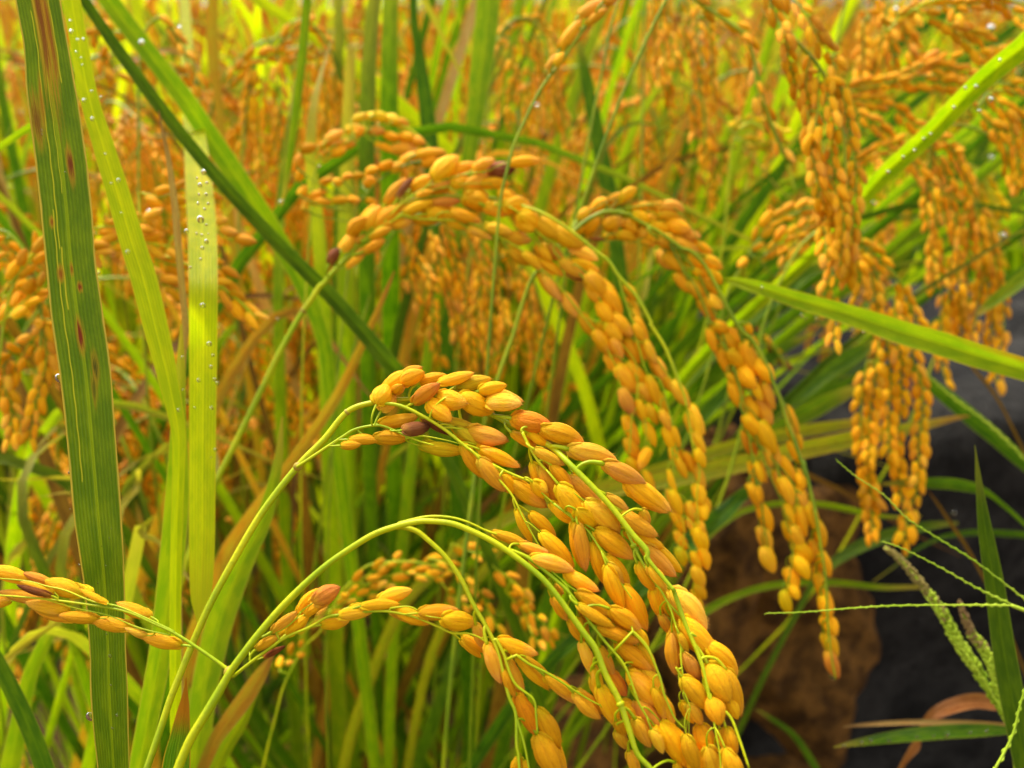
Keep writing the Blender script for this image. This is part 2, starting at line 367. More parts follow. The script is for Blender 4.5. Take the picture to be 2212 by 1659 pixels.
# ---- the grain (spikelet): hull with ribs, two small outer scales, bristles
def grain_mesh(name, seed, segs=16, rings=14, bristles=0, openhull=False, flat=0.74):
    r = random.Random(seed); vs, fs = [], []
    bend = r.uniform(0.03, 0.09); off = r.uniform(-0.1, 0.1)
    def prof(t): return (math.sin(math.pi * min(1, t ** (0.92 + off * .5))) ** 0.62) * (1 - 0.12 * t)
    mx = max(prof(i / 50) for i in range(51))
    for i in range(rings + 1):
        t = i / rings; t2 = 0.5 - 0.5 * math.cos(math.pi * t) if False else t
        R = prof(t2) / mx * 0.5
        if i == 0: R = 0.06
        if i == rings: R = 0.03
        for k in range(segs):
            a = 2 * math.pi * k / segs
            rib = 1 + 0.035 * math.cos(6 * a + 0.4) * math.sin(math.pi * t) + 0.012 * math.cos(12 * a + 1)
            ca = math.cos(a)
            g = 1 - (0.11 * math.exp(-((ca - 0.42) / 0.10) ** 2) + 0.07 * math.exp(-((ca + 0.35) / 0.10) ** 2) - 0.05 * math.exp(-((ca - 0.02) / 0.16) ** 2)) * math.sin(math.pi * t) ** 0.5
            x = math.cos(a) * R * rib * g + bend * math.sin(math.pi * t2)
            y = math.sin(a) * R * rib * flat * g
            vs.append(Vector((x, y, t2)))
    for i in range(rings):
        for k in range(segs):
            k2 = (k + 1) % segs
            fs.append((i * segs + k, i * segs + k2, (i + 1) * segs + k2, (i + 1) * segs + k))
    fs.append(tuple(range(segs))[::-1]); fs.append(tuple(rings * segs + k for k in range(segs)))
    m = MB(); m.add(vs, fs)
    for s_ in (-1, 1):                                  # sterile lemmas at the foot of the grain
        pts = [Vector((s_ * 0.10, 0.0, 0.0)), Vector((s_ * 0.33, 0.02, 0.10)), Vector((s_ * 0.45, 0.02, 0.22)), Vector((s_ * 0.44, 0.02, 0.34))]
        m.tube(pts, [0.05, 0.075, 0.05, 0.005], 5)
    tip = Vector((0, 0, 1)); m.tube([tip - Vector((0, 0, 0.03)), tip + Vector((r.uniform(-.02, .02), 0, 0.045))], [0.04, 0.008], 4)
    for b in range(bristles):
        t = 1 - abs(r.gauss(0, 0.22)); t = max(0.3, min(0.99, t)); a = r.uniform(0, 6.28); R = prof(t) / mx * 0.5
        p = Vector((math.cos(a) * R + bend * math.sin(math.pi * t), math.sin(a) * R * flat, t))
        d = Vector((math.cos(a), math.sin(a), 0.9)).normalized() * r.uniform(0.04, 0.10)
        sd_ = d.orthogonal().normalized() * 0.006
        m.add([p - sd_, p + sd_, p + d], [(0, 1, 2)])
    me = mesh(name, m.v, m.f)
    me['bend'] = 1
    return me
GF = [grain_mesh('grain', s, 36, 18, 60, flat=f) for s, f in ((1, .8), (2, .86), (3, .76), (4, .9))]
GMID = [grain_mesh('grain', s, 12, 9, 0, flat=f) for s, f in ((11, .78), (12, .84), (13, .74))]
_mats = {}
def gmesh(base, mat):
    k = (base.name, mat)
    if k not in _mats:
        c = base.copy(); c.name = 'grain'; c.materials.clear(); c.materials.append(GM[mat]); _mats[k] = c
    return _mats[k]
def put_grain(root, b, t, w, mat, pool, roll=None, thick=0.85):
    z = (t - b); L = z.length; z.normalize()
    view = (CAM - b).normalized(); x = z.cross(view)
    x = x.normalized() if x.length > 0.05 else z.orthogonal().normalized()
    y = z.cross(x)
    a = random.uniform(-0.7, 0.7) if roll is None else roll
    if random.random() < 0.5: a += math.pi
    x2 = x * math.cos(a) + y * math.sin(a); y2 = z.cross(x2)
    me = gmesh(random.choice(pool), mat)
    o = bpy.data.objects.new('grain', me); COL.objects.link(o)
    mt = Matrix((( x2.x * w, y2.x * w * thick * 1.15, z.x * L, b.x), (x2.y * w, y2.y * w * thick * 1.15, z.y * L, b.y), (x2.z * w, y2.z * w * thick * 1.15, z.z * L, b.z), (0, 0, 0, 1)))
    o.parent = root; o.matrix_parent_inverse = Matrix.Identity(4); o.matrix_basis = o_inv[root.name] @ mt
    return o
def Z(ox, oy, w, pts):
    """traced coordinates of an enlargement of the photograph -> the common 2212-wide grid"""
    s_ = w / 3000.0; kx, ky = ox * 0.73733, oy * 0.73733
    out = []
    for q in pts:
        if len(q) >= 5: out.append((kx + q[0] * s_, ky + q[1] * s_, kx + q[2] * s_, ky + q[3] * s_, q[4] * s_) + tuple(q[5:]))
        else: out.append((kx + q[0] * s_, ky + q[1] * s_) + tuple(q[2:]))
    return out
class Panicle:
    def __init__(s, label, group=None, stem=None, dfun=None, stemmat='stem', pool=None, name='rice_panicle', loc=None):
        s.d = dfun; s.pool = pool or GMID; s.fat = 1.12; s.fill = 0.0
        s.branches = []           # (points, MB, mat)
        pts, ws = stem
        s.root = empty(name, pts[-1] if loc is None else loc, label, 'rice panicle', group)
        s.smat = stemmat
        s.add_branch(pts, ws, 'stem', sides=10)
    def add_branch(s, pts, ws, name='branch', mat=None, sides=6):
        mb = MB(); mb.tube(pts, ws, sides); s.branches.append([pts, ws, mb, name, mat or s.smat])
    def nearest(s, q, lim=None):
        best = None
        for bi, (pts, ws, mb, nm, m) in enumerate(s.branches):
            for i, p in enumerate(pts):
                dd = (p - q).length_squared
                if best is None or dd < best[0]: best = (dd, bi, i)
        return best
    def branch(s, pts2, w_, join=True, d=None, fwd=0.0018, name='branch', mat=None, taper=0.5, sides=6):
        n = len(pts2); w = w_ * 1.2
        q = [(a[0], a[1], w * (1 - (1 - taper) * i / (n - 1)), (a[2] if len(a) > 2 else (s.d(a[0], a[1]) - fwd if d is None else d))) for i, a in enumerate(pts2)]
        p, ws = path3(q, 0.2)
        if join:
            dd, bi, i = s.nearest(p[0]); src = s.branches[bi][0]
            a = src[max(0, min(len(src) - 1, i))]
            if (a - p[0]).length > 1e-4:
                k = max(2, int((a - p[0]).length / 0.003))
                p = [a.lerp(p[0], j / k) for j in range(k)] + p; ws = [ws[0]] * k + ws
        s.add_branch(p, ws, name, mat, sides)
        return p
    def grains(s, lst, mat='gold', layer=0.0, jit=0.0022, lw=2.15):
        for q in lst:
            x0, y0, x1, y1, w = q[:5]; m = q[5] if len(q) > 5 else mat
            d = s.d((x0 + x1) / 2, (y0 + y1) / 2) + random.uniform(-jit, jit) - layer
            L = math.hypot(x1 - x0, y1 - y0); need = lw * w
            dz = math.sqrt(max(0, need * need - L * L)) / FOC * d * random.choice((-1, 1)) * 0.6
            b, t = P(x0, y0, d - dz / 2), P(x1, y1, d + dz / 2)
            wm = w / FOC * d * s.fat
            t = t + (t - b) * 0.10; b = b - (t - b) * 0.04
            put_grain(s.root, b, t, wm, m, s.pool)
            s.pedicel(b, (t - b).normalized(), wm)
            if s.fill and random.random() < s.fill and L > 0:
                z = (t - b).normalized(); view = (CAM - b).normalized(); sx = z.cross(view).normalized()
                o_ = sx * random.uniform(-0.4, 0.4) * wm - view * wm * random.uniform(0.5, 0.8) + z * (t - b).length * random.uniform(-0.3, 0.06)
                b2 = b + o_; t2 = t + o_ + sx * wm * random.uniform(-0.15, 0.15)
                put_grain(s.root, b2, t2, wm * random.uniform(0.8, 0.95), random.choice(('gold', 'tan', m if m != 'brown' else 'tan')), s.pool)
                s.pedicel(b2, (t2 - b2).normalized(), wm * 0.8)
    def pedicel(s, b, z, w):
        q = b - z * w * 0.9
        dd, bi, i = s.nearest(q); src = s.branches[bi][0]; sw = s.branches[bi][1][i]
        a = src[i]; r = min(sw * 0.7, w * 0.10)
        if (a - b).length < 0.0005: a = a - z * w * 0.4
        mid = a.lerp(q, 0.6); 
        c = [a, a.lerp(mid, 0.5) , mid.lerp(b, 0.35), b + z * w * 0.08]
        pts = crom([tuple(v) for v in c], 3)
        pts = [Vector(v) for v in pts]
        s.branches[bi][2].tube(pts, [r * (1 + 0.6 * (k / len(pts)) ** 3) for k in range(len(pts))], 5)
    def strand(s, pts2, glen, mats=('gold',), w=0.44, single=False, d=None, spread=0.30, bw=4, dens=1.0, djit=0.002, join=True, tipgrain=True):
        """branch hung with grains; glen = grain length in grid units"""
        pts2 = [pts2[0]] + [(q[0] + random.uniform(-5.5, 5.5), q[1] + random.uniform(-3, 3)) + tuple(q[2:] or ((d if d is not None else s.d(q[0], q[1])) + random.uniform(-.006, .006),)) for q in pts2[1:]]
        p = s.branch(pts2, bw, join, d=d)
        dm = (d if d is not None else s.d(pts2[0][0], pts2[0][1])); gl = glen / FOC * dm
        # walk
        acc = 0; nxt = gl * 0.3; side = random.choice((-1, 1)); k = 0
        step = gl * (0.72 if single else 0.42) / dens
        i0 = 0
        start = next((i for i, v in enumerate(p) if (v - P(pts2[0][0], pts2[0][1], (pts2[0][2] if len(pts2[0]) > 2 else dm))).length < 0.002), 0)
        gap = 0
        for i in range(start, len(p) - 1):
            seg = (p[i + 1] - p[i]).length
            while acc + seg > nxt:
                f = (nxt - acc) / seg; q = p[i].lerp(p[i + 1], f); t = (p[i + 1] - p[i]).normalized()
                view = (CAM - q).normalized(); sx = t.cross(view).normalized(); ang = random.uniform(-0.7, 0.7) + (0 if side > 0 else math.pi)
                o_ = sx * math.cos(ang) + view * math.sin(ang)
                L = gl * random.uniform(0.82, 1.16); ww = L * w * random.uniform(0.8, 1.1)
                if not single and random.random() < 0.10: side = -side; nxt += step; continue
                z = (t + o_ * random.uniform(0.2, 1.5) * spread + Vector((0, 0, -0.06))).normalized()
                b = q + o_ * ww * 0.42
                put_grain(s.root, b, b + z * L, ww, random.choice(mats), s.pool)
                s.branches[-1][2].tube([q - t * L * 0.25, q + o_ * ww * 0.15, b + z * L * 0.04], [ww * 0.06, ww * 0.06, ww * 0.1], 4)
                side = -side; nxt += step * random.uniform(0.85, 1.15)
            acc += seg
    def node(s, x, y, w, d=None, mat='node'):
        d = s.d(x, y) if d is None else d; p = P(x, y, d)
        dd, bi, i = s.nearest(p); src = s.branches[bi][0]; ax = (src[min(i + 1, len(src) - 1)] - src[max(i - 1, 0)])
        m = MB(); m.ball(src[i], w / FOC * d / 2, 10, 6, ax, 0.8); o = m.build('stem_node', SM[mat]); child(o, s.root)
    def done(s):
        for pts, ws, mb, nm, m in s.branches:
            child(mb.build(nm, SM[m]), s.root)
LAND = [(90, 250, 'the rusty streaks of the wide left leaf'), (200, 250, 'the dewy yellow green leaf'), (437, 480, 'the white dew of the bright yellow leaf'), (437, 1000, 'the middle of the bright yellow leaf'), (430, 1352, 'the hanging tip of the bright yellow leaf'),
    (300, 170, 'the upper end of the dark slanting leaf'), (600, 520, 'the middle of the dark slanting leaf'), (830, 780, 'the lower end of the dark slanting leaf'), (612, 440, 'the drop at the tip of the pale narrow leaf'), (640, 60, 'the top of the pale narrow leaf'),
    (497, 1452, 'the forked node'), (860, 1136, 'the crest of the lowest arch'), (643, 1008, 'the joint on the stem of the large head'), (655, 672, 'the joint on the stem of the upper arch'), (850, 830, 'the start of the large head'), (760, 550, 'the first grains of the upper arch'), (1050, 360, 'the dark grain of the upper arch'), (860, 280, 'the bright yellow blurred head'),
    (1190, 1000, 'the crown of the large head'), (720, 1270, 'the short grain twig under the lowest arch'), (1000, 1190, 'the small blurred head'), (1120, 1400, 'the left side branch of the lowest arch'), (1040, 150, 'the broad blade at the top centre'), (1260, 50, 'the head on the dark stem'), (1110, 300, 'the dark stem'), (1280, 250, 'the green pointed blade'),
    (1020, 680, 'the hanging middle heads'), (1160, 760, 'the strand under the upper arch'), (1300, 640, 'the bend of the upper arch'), (1420, 900, 'the long tail of the upper arch'), (1310, 440, 'the crown of the right middle head'), (1600, 760, 'the middle of the right middle head'), (1450, 120, 'the pale hanging head'), (1640, 150, 'the thin single row of grains'),
    (1720, 100, 'the top of the long hanging head'), (1810, 560, 'the end of the long hanging head'), (1920, 860, 'the three ropes of grain'), (2090, 560, 'the heavy head at the right edge'), (1980, 170, 'the level head at the top right'), (2060, 240, 'the thick folded leaf'), (1700, 640, 'the start of the level bright leaf'), (2000, 740, 'the end of the level bright leaf'),
    (1660, 1340, 'the brown stone'), (1950, 1200, 'the dark stone'), (60, 500, 'the left edge heads'), (300, 520, 'the head crossing the left leaves'), (60, 1250, 'the left grain twig'), (200, 1500, 'the foot of the rust streaked leaf'), (402, 1500, 'the burnt leaf tip'), (700, 1500, 'the foot of the picture under the lowest arch'), (950, 1550, 'the hanging end of the left side branch'), (600, 100, 'the pinkish arching head'), (400, 60, 'the pale head near the corner'), (1160, 60, 'the drooping head at the top centre'), (1800, 330, 'the middle of the long hanging head')]
SEEN = set()
def where_is(x, y):
    l = sorted(LAND, key=lambda q: (q[0] - x) ** 2 + (q[1] - y) ** 2)
    for q in l[:8]:
        dx, dy = x - q[0], y - q[1]; r = math.hypot(dx, dy)
        w_ = ('right' if r < 45 else 'just' if r < 110 else 'a little' if r < 200 else 'well')
        s_ = ('left of' if dx < 0 else 'right of') if abs(dx) > abs(dy) else ('above' if dy < 0 else 'below')
        yield w_ + ' ' + s_ + ' ' + q[2]
def name_it(start, x, y):
    opts = list(where_is(x, y))
    for o_ in opts:
        t = start + ' ' + o_
        if t not in SEEN and len(t.split()) <= 16: SEEN.add(t); return t
    return start + ' ' + opts[0]
# ------------------------------------------------------------------ setting: soil, water film, stones
def ground_mesh():
    n = 90; vs, fs = [], []
    rr = random.Random(3)
    for j in range(n + 1):
        for i in range(n + 1):
            u = (i / n - 0.5) * 2; v = (j / n - 0.5) * 2
            x = 90 * u * abs(u) ** 2.2; y = 3 + 90 * v * abs(v) ** 2.2
            z = 0.02 * math.sin(x * 9 + 2 * math.sin(y * 7)) + 0.015 * math.sin(y * 13 + x * 5) + rr.uniform(-0.008, 0.008)
            vs.append((x, y, z))
    for j in range(n):
        for i in range(n):
            a = j * (n + 1) + i; fs.append((a, a + 1, a + n + 2, a + n + 1))
    return mesh('ground', vs, fs)
g = link('ground', ground_mesh(), rough_mat('mud', (0.055, 0.024, 0.006), (0.11, 0.05, 0.012), (0.02, 0.01, 0.004), 9, 0.02, 0.7)); tag(g, 'dark brown wet mud of the paddy', None, None, 'structure')
def boulder(name, c, r, mat, seed, sub=5, rough=0.22, flat=0.5):
    import bmesh
    from mathutils import noise
    bm = bmesh.new(); bmesh.ops.create_icosphere(bm, subdivisions=sub, radius=1)
    for v in bm.verts:
        p = v.co.copy()
        k = 1 + rough * noise.noise(p * 1.3 + Vector((seed, 0, 0))) + rough * 0.5 * noise.noise(p * 3.1 + Vector((0, seed, 0))) + rough * 0.14 * noise.noise(p * 9 + Vector((0, 0, seed))) + 0.012 * noise.noise(p * 31)
        m_ = max(abs(p.x), abs(p.y), abs(p.z)); k *= (1 - flat) + flat / m_ * 0.8
        v.co = Vector((p.x * r[0], p.y * r[1], p.z * r[2])) * k
    me = bpy.data.meshes.new(name); bm.to_mesh(me); bm.free(); me.polygons.foreach_set('use_smooth', [True] * len(me.polygons))
    o = link(name, me, mat); o.location = c; return o
greystone = rough_mat('grey_stone', (0.012, 0.0105, 0.009), (0.045, 0.040, 0.034), (0.005, 0.004, 0.003), 15, 0.015, 0.85)
brownstone = rough_mat('brown_stone', (0.10, 0.042, 0.007), (0.36, 0.155, 0.026), (0.012, 0.005, 0.002), 48, 0.02, 0.85)
c = P(1990, 1170, 0.98)
o = boulder('boulder', (c.x + 0.07, c.y + 0.12, 0.20), (0.42, 0.24, 0.40), greystone, 5, 5, 0.16, 0.75); o.rotation_euler = (0.1, 0.05, 0.25)
tag(o, 'big dark grey stone at the right edge of the paddy', 'stone')
c = P(1665, 1335, 0.84)
o = boulder('boulder', (c.x - 0.035, c.y + 0.03, c.z), (0.105, 0.09, 0.165), brownstone, 9, 6, 0.6, 0.5); tag(o, 'brown pitted stone leaning on the big dark grey one', 'stone')
c = P(1650, 1640, 0.95)
o = boulder('boulder', (c.x - 0.12, c.y + 0.02, 0.05), (0.20, 0.12, 0.10), brownstone, 4, 4, 0.2, 0.5); tag(o, 'low brown clod in the shade under the brown pitted stone', 'stone')
# ------------------------------------------------------------------ the near leaves
def mid(l): return [((a + b) / 2, y, b - a) for y, a, b in l]
leaf(mid([(-80, 27, 116), (0, 38, 127), (100, 56, 144), (200, 63, 161), (333, 80, 181), (450, 93, 194), (553, 103, 201), (680, 116, 218), (803, 134, 235), (950, 150, 246), (1106, 164, 258), (1266, 186, 266), (1400, 197, 269), (1500, 199, 273), (1659, 214, 277), (1760, 222, 280)]),
     0.190, 'front', 'wide green leaf with rusty brown streaks at the left edge', root=True, across=25, fold=0.10, rev=True, name='rice_leaf')
leaf([(145, -60, 36), (165, 60, 36), (190, 200, 38), (222, 310, 44), (250, 400, 48), (285, 520, 52), (310, 600, 54), (340, 720, 50), (366, 830, 40), (385, 930, 30), (386, 1010, 26), (383, 1100, 24)],
     (0.245, 0.235), 'yel', 'long yellow green leaf with white dew just right of the rust streaked leaf', root=True, across=9, fold=0.2, rev=True)
leaf([(428, 1352, 3), (430, 1335, 14), (434, 1290, 42), (436, 1200, 52), (437, 1050, 55), (438, 900, 56), (439, 750, 58), (439, 600, 60), (436, 480, 60, 0.29), (430, 400, 56, 0.32), (424, 330, 50, 0.345), (416, 250, 40, 0.40), (405, 120, 26, 0.47), (396, -40, 22, 0.55)],
     (0.235, 0.26), 'yel', 'bright yellow upright leaf with its pointed tip hanging down', across=11, fold=0.10)
leaf([(392, 700, 4), (390, 800, 20), (386, 900, 30), (385, 1000, 42), (382, 1086, 50), (372, 1200, 52), (362, 1300, 52), (348, 1400, 48), (330, 1500, 46), (300, 1659, 42), (285, 1750, 40)],
     0.25, 'lime', 'olive green blade behind the hanging tip of the bright yellow leaf', root=True, across=7)
leaf([(610, 900, 4), (600, 1000, 20), (575, 1106, 34), (530, 1200, 48), (492, 1290, 58), (465, 1380, 58), (440, 1500, 56), (420, 1659, 52), (410, 1750, 50)], 0.30, 'lime', 'olive blade leaning right below the forked grain stalk', root=True, across=7)
leaf([(165, -40, 20), (182, 0, 22), (250, 100, 25), (330, 210, 27), (400, 300, 27), (470, 385, 28), (540, 462, 29), (600, 525, 30), (660, 585, 31), (720, 645, 33), (780, 712, 34), (835, 778, 36), (862, 808, 34), (905, 870, 30), (950, 960, 26)],
     (0.30, 0.345), 'dgreen', 'dark green straight leaf slanting down from the top left', root=True, across=9, fold=0.55, rev=True)
leaf([(210, -50, 42), (235, 0, 42), (330, 125, 40), (400, 215, 42), (440, 275, 44), (490, 350, 46), (540, 425, 46), (580, 485, 44), (625, 560, 40), (665, 640, 36), (700, 740, 32), (715, 860, 30)],
     (0.36, 0.42), 'lime', 'broad lime leaf slanting down beside the dark green one', root=True, across=7, rev=True)
leaf([(343, 238, 2), (349, 270, 6), (365, 350, 11), (377, 440, 14), (385, 530, 15), (393, 620, 14), (400, 700, 13), (397, 780, 10), (393, 860, 9), (390, 960, 9)], 0.27, 'straw', 'thin withered tan blade between the two bright yellow leaves', root=True)
leaf([(605, 446, 5), (614, 420, 9), (622, 370, 13), (632, 300, 15), (642, 220, 17), (652, 130, 18), (660, 40, 18), (668, -60, 18)], 0.36, 'lime', 'pale narrow leaf hanging from the top with a drop at its tip')
leaf([(1058, -60, 52), (1052, 40, 52), (1044, 110, 50), (1036, 170, 46), (1028, 240, 38), (1016, 320, 32), (1006, 380, 30), (990, 470, 28), (960, 600, 26)], 0.46, 'lime', 'broad yellow green blade standing at the top centre', root=True, rev=True)
leaf([(892, -60, 16), (894, 40, 18), (903, 100, 22), (914, 180, 30), (922, 240, 34), (928, 300, 36), (935, 380, 34), (945, 500, 30)], 0.5, 'green', 'green dewy blade above the arching golden heads', root=True, rev=True)
leaf([(1244, 60, 3), (1252, 100, 14), (1264, 160, 24), (1278, 230, 30), (1292, 300, 34), (1304, 360, 36), (1318, 430, 36), (1330, 520, 34)], 0.55, 'green', 'green pointed blade at the top, right of the dark stem', root=True)
leaf([(520, -30, 22), (560, 0, 24), (640, 55, 26), (720, 105, 30), (790, 165, 36), (850, 220, 38), (905, 270, 38), (960, 320, 34), (1020, 390, 28)], 0.52, 'yel', 'bright yellow leaf slanting across the top left of centre', root=True, rev=True)
leaf([(462, -40, 22), (458, 60, 24), (462, 140, 24), (470, 200, 20), (480, 300, 18)], 0.55, 'orange', 'orange ribbon of a dying leaf at the top left', root=True, rev=True)
leaf([(852, 585, 3), (838, 620, 9), (812, 680, 14), (780, 750, 18), (742, 830, 22), (700, 900, 24), (655, 965, 26), (615, 1020, 28), (575, 1075, 32), (530, 1140, 38), (492, 1200, 42), (455, 1290, 40)],
     0.36, 'orange', 'long orange withered blade slanting between the two grain stems', root=True, across=7)
leaf([(128, 1330, 24), (112, 1360, 26), (88, 1405, 28), (68, 1450, 30), (52, 1510, 34), (36, 1590, 38), (22, 1659, 40)], 0.34, 'lime', 'short lime blade in the bottom left corner with one dew drop', root=True)
leaf([(-60, 1330, 24), (0, 1440, 30), (40, 1520, 34), (75, 1600, 36), (110, 1700, 38)], 0.26, 'green', 'green blade cutting across the bottom left corner', root=True)
leaf([(592, 1415, 4), (580, 1430, 16), (556, 1468, 32), (525, 1515, 36), (490, 1562, 34), (462, 1605, 28), (430, 1680, 24)], 0.30, 'orange', 'orange withered leaf end below the forked node', root=True)
leaf([(560, 1460, 4), (545, 1500, 20), (520, 1560, 28), (490, 1610, 30), (455, 1680, 30)], 0.33, 'yel', 'yellow blade at the bottom beside the orange leaf end', root=True)
leaf([(402, 1463, 1.2), (401, 1490, 8), (398, 1520, 20), (394, 1550, 30), (389, 1590, 42), (383, 1630, 54), (378, 1680, 62), (372, 1740, 66)], 0.17, 'tipleaf', 'pointed leaf tip with an orange burnt edge at the bottom', root=True, across=15, fold=0.25)
leaf([(-40, 345, 12), (0, 318, 14), (40, 290, 15), (75, 268, 14), (110, 250, 10)], 0.3, 'lime', 'short pale blade poking in at the left edge', rev=True)
# the right-hand ones
leaf([(2290, 20, 48.8), (2212, 100, 48.8), (2160, 142, 46.4), (2108, 187, 43.9), (2058, 238, 42.7), (2008, 290, 41.5), (1958, 335, 40.3), (1908, 380, 37.8), (1860, 432, 34.2), (1820, 480, 29.3), (1760, 545, 29.3), (1690, 610, 29.3), (1600, 690, 29.3)],
     (0.27, 0.42), 'lime', 'thick folded green leaf crossing the top right corner', root=True, across=11, fold=0.75, rev=True)
leaf([(1560, 602, 3.7), (1585, 607, 17.1), (1620, 616, 26.8), (1675, 632, 31.7), (1730, 650, 36.6), (1785, 666, 40.3), (1840, 682, 43.9), (1900, 702, 48.8), (1960, 722, 51.2), (2030, 742, 52.5), (2110, 768, 52.5), (2212, 798, 48.8), (2300, 825, 46.4), (2400, 880, 43.9)],
     (0.34, 0.28), 'level', 'bright green leaf lying across the right with a browned edge', root=True, across=11, fold=0.5)
leaf([(2095, 898, 3.8), (2060, 904, 11.2), (2000, 918, 20.0), (1930, 932, 28.8), (1862, 945, 36.2), (1790, 960, 37.5), (1741, 970, 38.8), (1675, 984, 38.8), (1608, 1000, 38.8), (1518, 1020, 38.8), (1440, 1036, 36.2), (1380, 1046, 32.5), (1310, 1062, 27.5), (1220, 1080, 25.0)],
     0.44, 'stripe', 'orange and green striped leaf lying level behind the hanging heads', root=True, across=9)
leaf([(1900, 905, 3.6), (1858, 913, 19.2), (1800, 921, 24.0), (1741, 930, 26.4), (1675, 942, 26.4), (1608, 957, 26.4), (1518, 983, 26.4), (1430, 1012, 24.0), (1330, 1040, 21.6)], 0.47, 'stripe', 'narrower striped leaf just above the other level one', root=True)
leaf([(1672, 1005, 3), (1650, 1028, 14), (1615, 1060, 24), (1590, 1082, 30), (1565, 1106, 36), (1530, 1135, 38), (1495, 1166, 38), (1460, 1202, 36), (1425, 1238, 34), (1380, 1275, 30), (1330, 1310, 28)],
     0.40, 'green', 'green leaf with a ragged nibbled edge behind the grain tips', root=True, across=9, wave=0.22)
leaf([(1990, 1115, 3), (1930, 1117, 7), (1880, 1112, 10), (1843, 1103, 13), (1790, 1092, 13), (1740, 1087, 13), (1700, 1088, 12), (1665, 1090, 12), (1625, 1098, 12), (1590, 1112, 11), (1540, 1150, 10), (1480, 1210, 10)], 0.46, 'lime', 'thin arching blade above the brown stone', root=True)
leaf([(1987, 1268, 7), (1908, 1269, 11), (1850, 1263, 12), (1808, 1259, 13), (1755, 1258, 13), (1708, 1260, 13), (1655, 1267, 14), (1608, 1280, 14), (1560, 1300, 15), (1518, 1324, 16), (1470, 1350, 15), (1420, 1390, 14)], 0.48, 'lime', 'thin arch of a blade across the middle of the brown stone', root=True, fold=0.5)
leaf([(2070, 1130, 6), (2020, 1134, 16), (1975, 1142, 22), (1920, 1156, 26), (1875, 1172, 27), (1830, 1195, 24), (1790, 1224, 18), (1760, 1255, 14), (1740, 1290, 12)], 0.47, 'dgreen', 'short green leaf over the dark stone below the hanging head', root=True)
leaf([(1885, 1257, 2), (1930, 1225, 4), (1975, 1190, 6), (2025, 1164, 8), (2060, 1155, 10), (2108, 1150, 12), (2160, 1152, 13), (2230, 1160, 14), (2330, 1200, 14)], 0.5, 'green', 'very thin green blade arching over the dark stone', root=True, name='weed_leaf')
leaf([(1905, 1046, 5), (1935, 1044, 12), (1970, 1042, 18), (2010, 1043, 23), (2050, 1045, 25), (2080, 1049, 25), (2110, 1056, 20), (2135, 1066, 12), (2160, 1085, 9), (2200, 1120, 8), (2260, 1180, 8)], 0.40, 'green', 'level green grass leaf beside the tip of the hanging head', root=True, name='weed_leaf')
leaf([(2106, 962, 1.5), (2109, 990, 5), (2112, 1020, 10), (2118, 1070, 17), (2126, 1130, 26), (2136, 1190, 33), (2148, 1260, 38), (2158, 1330, 42), (2168, 1400, 45), (2180, 1470, 48), (2195, 1550, 48), (2214, 1640, 48), (2240, 1740, 48)],
     0.25, 'dgreen', 'tall dark green grass blade at the bottom right edge', root=True, across=9, fold=0.35, name='weed_leaf')
leaf([(1900, 720, 4), (1930, 755, 12), (1975, 800, 22), (2020, 838, 28), (2070, 878, 32), (2110, 912, 34), (2150, 945, 32), (2212, 1000, 28), (2290, 1060, 26)], 0.46, 'green', 'blurred green blade slanting down to the right edge', root=True)
leaf([(2260, 560, 30), (2212, 600, 30), (2180, 625, 28), (2140, 655, 22), (2110, 680, 10)], 0.45, 'lime', 'wide blurred blade end at the right edge', rev=True)
leaf([(1660, 900, 5), (1690, 880, 20), (1740, 840, 34), (1790, 800, 38), (1840, 770, 36), (1880, 745, 22), (1910, 725, 8)][::-1], 0.50, 'green', 'blurred green leaf rising towards the level bright one', root=False)
leaf([(1862, 835, 14), (1830, 848, 26), (1790, 868, 34), (1750, 890, 36), (1700, 915, 34), (1650, 945, 26), (1600, 975, 22), (1520, 1040, 20)], 0.50, 'lime', 'wide pale green leaf behind the tip of the middle grain head', root=True)
leaf([(1830, 562, 6), (1790, 570, 18), (1745, 590, 26), (1700, 625, 30), (1650, 662, 30), (1600, 705, 30), (1540, 760, 30), (1480, 820, 30)], 0.48, 'green', 'leaf rising to the right behind the start of the level bright one', root=True)
leaf([(1760, 720, 5), (1720, 738, 16), (1660, 775, 24), (1600, 820, 28), (1545, 870, 28), (1480, 940, 28)], 0.5, 'green', 'second leaf rising to the right below the level bright one', root=True)
leaf([(2165, 1535, 12), (2150, 1521, 28), (2108, 1514, 32), (2060, 1524, 30), (2020, 1542, 26), (1996, 1566, 16), (1986, 1592, 10), (1978, 1612, 20), (1962, 1634, 16), (1944, 1662, 12), (1925, 1700, 8)],
     0.36, 'dead', 'curled orange brown dead leaf at the bottom right', across=7, twist=1.2, rev=True, name='dead_leaf', wave=0.15)
leaf([(1822, 1570, 3), (1860, 1566, 7), (1920, 1562, 10), (1975, 1560, 11), (2040, 1561, 12), (2110, 1564, 13), (2180, 1570, 13), (2260, 1580, 12)], 0.345, 'straw', 'pinkish dry blade lying level at the bottom right', root=True, name='weed_leaf')
leaf([(1800, 1614, 2), (1825, 1609, 9), (1870, 1601, 17), (1930, 1592, 24), (1990, 1585, 28), (2050, 1580, 29), (2100, 1578, 28), (2150, 1577, 22), (2190, 1580, 14), (2250, 1600, 12)], 0.33, 'green', 'level green blade edged with dew at the bottom right', root=True, name='weed_leaf')
leaf([(1632, 1532, 2), (1660, 1548, 8), (1708, 1582, 12), (1735, 1615, 14), (1762, 1659, 15), (1785, 1700, 15)], 0.5, 'green', 'short olive blade below the brown stone', root=True, name='weed_leaf')
